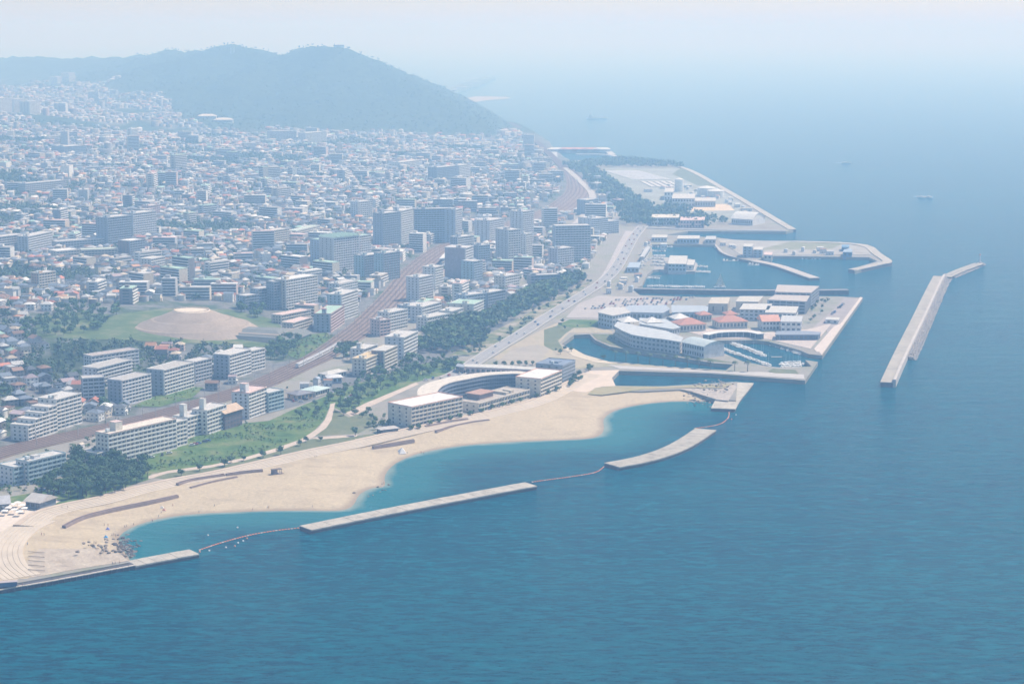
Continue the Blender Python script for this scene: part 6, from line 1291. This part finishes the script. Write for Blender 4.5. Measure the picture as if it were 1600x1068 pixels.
# middling blocks
nb_ = len(bX); bW = rng.uniform(14, 34, nb_); bD = rng.uniform(9, 14, nb_); bF = rng.choice([3, 4, 5, 6, 8, 10], nb_, p=[.34, .33, .18, .10, .04, .01]); bR = bR+np.where(rng.random(nb_) < .4, math.pi/2, 0)
bc = rng.choice(6, nb_, p=[.34, .2, .18, .12, .06, .10]); bpx, bpq = proj(bX, bY, bZ); BLOCKS = []
score = bW*bF/bY**2*(np.abs(bpx-800) < 815); ob_ = np.argsort(-score); bn, bf = ob_[:250], ob_[250:]
RB = ['roofg', 'white', 'grey', (.42, .40, .38), 'green', 'pink']
unit = MB().box(-.5, -.5, 0, .5, .5, 1).mesh('balcony_band', mcol('white')); unitd = MB().box(-.5, -.5, 0, .5, .5, 1).mesh('window_strip', glass((.06, .08, .10)))
for i in bn:
    i = int(i); w, d, f = float(bW[i]), float(bD[i]), int(bF[i]); h = f*3+.5; col = WALLS[bc[i]]; rk = random.choice([0, 0, 1, 2, 3, 4, 5]); e = empty('apartment_block', (float(bX[i]), float(bY[i]), float(bZ[i])), float(bR[i]))
    MB().box(-w/2, -d/2, -4, w/2, d/2, h).build('wall', mcol(col[1]), e); MB().box(-w/2-.1, -d/2-.1, h, w/2+.1, d/2+.1, h+.5).box(-w*.3, -2, h+.5, -w*.3+5, 2, h+3.2, 1).build('roof', [mcol(RB[rk]), mcol(col[1])], e)
    front = -1 if math.cos(float(bR[i])) > 0 else 1
    nbay = max(2, int(w/4.5))
    for k in range(f):
        o = link('window_strip', unitd, e, (0, front*(d/2+.02), k*3+.9)); o.scale = (w-1, .1, 1.6)
        o = link('balcony_band', unit, e, (0, front*(d/2+.6), k*3-.1)); o.scale = (w-.4, 1.2, .95)
        o = link('window_strip', unitd, e, (front*-1*0+(-(w/2+.02) if math.cos(float(bR[i])) > 0 else w/2+.02), 0, k*3+1.0)); o.scale = (.1, d*.5, 1.2)
    BLOCKS.append((e, '%s %s apartment block with %s roof' % (col[0], {3: 'low', 4: 'four-storey', 5: 'five-storey', 6: 'six-storey', 8: 'tall', 10: 'very tall'}[f], ['pale', 'white', 'grey', 'brownish', 'mint', 'pink'][0 if rk == 0 else rk]), None, 'middling apartment blocks of the town'))
n = len(bf); w = bW[bf]/2; d = bD[bf]/2; V = []; F = []; Cc = []; off_ = 0; c, s = np.cos(bR[bf])[:, None], np.sin(bR[bf])[:, None]; H3 = bF[bf]*3.0
def boxes(w, d, z0, z1, col):
    global off_
    lx = np.stack([-w, w, w, -w]*2, 1); ly = np.stack([-d, -d, d, d]*2, 1); lz = np.stack([z0]*4+[z1]*4, 1)
    V.append(np.stack([lx*c-ly*s+bX[bf][:, None], lx*s+ly*c+bY[bf][:, None], lz+bZ[bf][:, None]], -1).reshape(-1, 3))
    q = np.array([(0, 1, 5, 4), (1, 2, 6, 5), (2, 3, 7, 6), (3, 0, 4, 7), (4, 5, 6, 7)]); F.append((q[None]+(np.arange(n)*8)[:, None, None]).reshape(-1, 4)+off_); off_ += 8*n; Cc.append(np.repeat(col, 5, axis=0))
cw = WC[bc[bf]]
boxes(w-.6, d-.6, H3*0-4, H3, np.full((n, 3), .10)); boxes(w+.1, d+.1, H3, H3+.7, np.clip(RC[rng.choice([5, 6, 7], n)], 0, 1))
for k in range(6): boxes(w, d, np.minimum(k*H3/6, H3), np.minimum(k*H3/6+H3/6*.5, H3), cw)
tag(link('distant_blocks', npmesh('distant_blocks', np.concatenate(V), np.concatenate(F), VC, np.concatenate(Cc))), kind='stuff')
# trees among the houses, and the woods of the hills
m = len(TX); fx = np.concatenate([TX, TX+rng.uniform(-6, 6, m), TX+rng.uniform(-7, 7, m)]); fy = np.concatenate([TY, TY+rng.uniform(-6, 6, m), TY+rng.uniform(-7, 7, m)])
kk = fy < 4600; forest('town_trees', list(zip(fx[kk], fy[kk], ground(fx[kk], fy[kk]))), rng.uniform(4, 10, kk.sum()), 22, (.048, .085, .036), 21)
gx_, gy_ = np.meshgrid(np.arange(-2100, 120, 26), np.arange(4200, 7300, 36)); gx_ = gx_.ravel()+rng.uniform(-12, 12, gx_.size); gy_ = gy_.ravel()+rng.uniform(-16, 16, gy_.size)
kk = (wooded(gx_, gy_) > .3) & (np.abs(gx_) < gy_*.285+30) & (xr(gy_)-gx_ > 20); gx_, gy_ = gx_[kk], gy_[kk]
forest('hill_woods', list(zip(gx_, gy_, terrain(gx_, gy_)-3)), rng.uniform(9, 14, len(gx_)), 12, (.034, .058, .034), 31)
WORKS = []
for q, st, where_ in ((hp([(1125, 382), (1150, 384), (1155, 396), (1140, 392)]), 18, 'beside the root of the bent pier arm'), (hp([(1210, 392), (1310, 389), (1340, 392), (1345, 399), (1210, 399)]), 24, 'on the far harbour quay'), (hp([(1020, 383), (1040, 383), (1036, 400), (1020, 400)]), 20, 'by the fish market road'), (hp([(1002, 402), (1014, 388), (1016, 380), (1006, 380), (990, 410)]), 17, 'between the coast road and the yacht harbour'), (hp([(950, 448), (990, 430), (1002, 434), (985, 458), (950, 460)]), 22, 'beside the coast road above the car park'), (hp([(1000, 292), (1090, 288), (1150, 318), (1190, 344), (1140, 335), (1100, 318), (1020, 306)]), 42, 'inside the treatment works'), (hp([(440, 622), (520, 592), (560, 590), (540, 600), (470, 628)]), 17, 'beside the shops by the railway'), (hp([(100, 716), (125, 708), (140, 700), (118, 706)]), 10, 'behind the long white slab')):
    x, y = fill(q, st, .35)
    for a, b in zip(x, y):
        if any((a-p_[0])**2+(b-p_[1])**2 < (p_[2]+6)**2 for p_ in BUILT if p_[2] < 60): continue
        w = random.uniform(5, st*.42); d = random.uniform(3.5, st*.3); h = random.uniform(3, 6.5); ci = random.choice([('white', 'white'), ('grey', 'grey'), ('beige', 'beige'), ('pale blue', 'blue'), ('rusty', (.34, .20, .14))]); e = empty('workshop', (a, b, 3.6), random.choice((.1, 1.3)))
        MB().box(-w/2, -d/2, -1, w/2, d/2, h).build('wall', mcol('pale'), e); MB().face([(-w/2-.3, -d/2-.3, h), (w/2+.3, -d/2-.3, h), (w/2+.3, 0, h+1.1), (-w/2-.3, 0, h+1.1)]).face([(w/2+.3, d/2+.3, h), (-w/2-.3, d/2+.3, h), (-w/2-.3, 0, h+1.1), (w/2+.3, 0, h+1.1)]).build('roof', mcol(ci[1]), e)
        for s in (-.25, .2): link('window', wsm, e, (s*w, -d/2-.03, 1.4))
        WORKS.append((e, 'small workshop with %s roof' % ci[0], where_, 'small workshops and sheds on the waterfront'))
# utility: faint far shore beyond the headland
tag(MB().prism(fl([(660, 157), (716, 155), (745, 150.5), (790, 151.5), (800, 153.5), (765, 156), (735, 160), (690, 164)], 2), -4, 2).build('far_shore', m_dry), kind='structure')
for k in range(12):
    xx, yy = flat(700+k*6, 148-k*2.2, 3); w = random.uniform(40, 90)
    tag(MB().box(-w/2, -20, -6, w/2, 20, random.uniform(12, 26)).box(-w/4, -10, 12, w/5, 10, 30).build('far_building', mcol('pale'), None, (xx, yy, 3), 0), ('nearest', 'second', 'third', 'fourth', 'fifth', 'sixth', 'seventh', 'eighth', 'ninth', 'tenth', 'eleventh', 'farthest')[k]+' hazy pale block in the line beyond the headland', 'building', 'hazy blocks on the far shore')

# ---------------------------------------------------------------- labels that single each thing out
LMK = [('the burial mound', 300, 505), ('the terraced white apartment', 90, 655), ('the four grouped slabs', 205, 600), ('the long dark slab at the left edge', 20, 380), ('the pair of dark towers', 205, 350), ('the orange-brown block', 72, 437), ('the beige eleven-storey slab', 465, 460), ('the mint-roofed slab', 530, 395), ('the very wide dark slab', 685, 350), ('the mauve-grey tower', 728, 412), ('the white-striped slab tower', 796, 380), ('the wide blue-grey slab', 896, 385), ('the green-roofed white block', 733, 483), ('the railway curve', 600, 475), ('the far rail bend', 890, 300), ('the low cream hall', 150, 398), ('the far white slabs', 465, 215), ('the park lawn', 100, 510), ('the school with pale green roof', 480, 365), ('the far dark slab', 700, 268), ('the stepped pale hotel', 945, 355), ('the white gridded block', 375, 572), ('the long white pink-edged slab', 220, 695), ('the rosy far block', 240, 330), ('the low stepped long building', 75, 295)]
def where(o):
    bpy_l = o.location; px, py = proj(bpy_l.x, bpy_l.y, bpy_l.z); nm, lx, ly = min(LMK, key=lambda q: math.hypot(px-q[1], (py-q[2])*1.6))
    dx, dy = px-lx, (py-ly)*1.6
    return ('left of ' if dx < 0 else 'right of ')+nm if abs(dx) > abs(dy) else ('beyond ' if dy < 0 else 'below ')+nm
ORD = ['', 'second', 'third', 'fourth', 'fifth', 'sixth', 'seventh', 'eighth', 'ninth', 'tenth']+['%dth' % k for k in range(11, 140)]
def finish(items, cat, noun=None):
    G = {}
    for o, desc, wh, grp in items:
        w = where(o) if wh is None else wh; w = w if len((desc+' '+w).split()) <= 14 else w.replace('the white gridded block', 'the gridded block').replace('the long dark slab at the left edge', 'the far left slab').replace('the school with pale green roof', 'the pale green-roofed school').replace('the long white pink-edged slab', 'the pink-edged slab').replace('the low stepped long building', 'the stepped building').replace('the green-roofed white block', 'the green-roofed block'); G.setdefault((desc, w), []).append((o, grp))
    for (desc, w), L in G.items():
        L.sort(key=lambda q: proj(*q[0].location)[0])
        for k, (o, grp) in enumerate(L):
            lab = (desc+' '+w).strip() if len(L) == 1 else ('leftmost ' if k == 0 else 'rightmost ' if k == len(L)-1 else ORD[k]+'-from-left ')+(desc+' '+w).strip()
            tag(o, lab, cat, grp)
finish(GANT, 'gantry'); finish(BUOYS, 'buoy'); finish(PARAS, 'parasol'); finish(WORKS, 'workshop'); finish(BOULD, 'boulder'); finish(HOUSES, 'house'); finish(BLOCKS, 'apartment building')
finish([(o, k+' car', w, g) for o, k, w, g in CARS], 'car'); finish([(o, k, w, g) for o, k, w, g in BOATS], 'boat'); finish(PEOPLE, 'person')
finish([(o, {'palm_tree': 'palm', 'pine_tree': 'dark green pine', 'broadleaf_tree': 'leafy tree'}[o.name.split('.')[0]], w, g) for o, w, g in TREE_LIST], 'tree')
import collections
print(collections.Counter(o.name.split('.')[0] for o in bpy.data.objects if o.get('category')).most_common(12))
print('objects', len(bpy.data.objects), 'houses', N, 'blocks', nb_, 'trees', len(TREE_LIST), len(gx_), m)
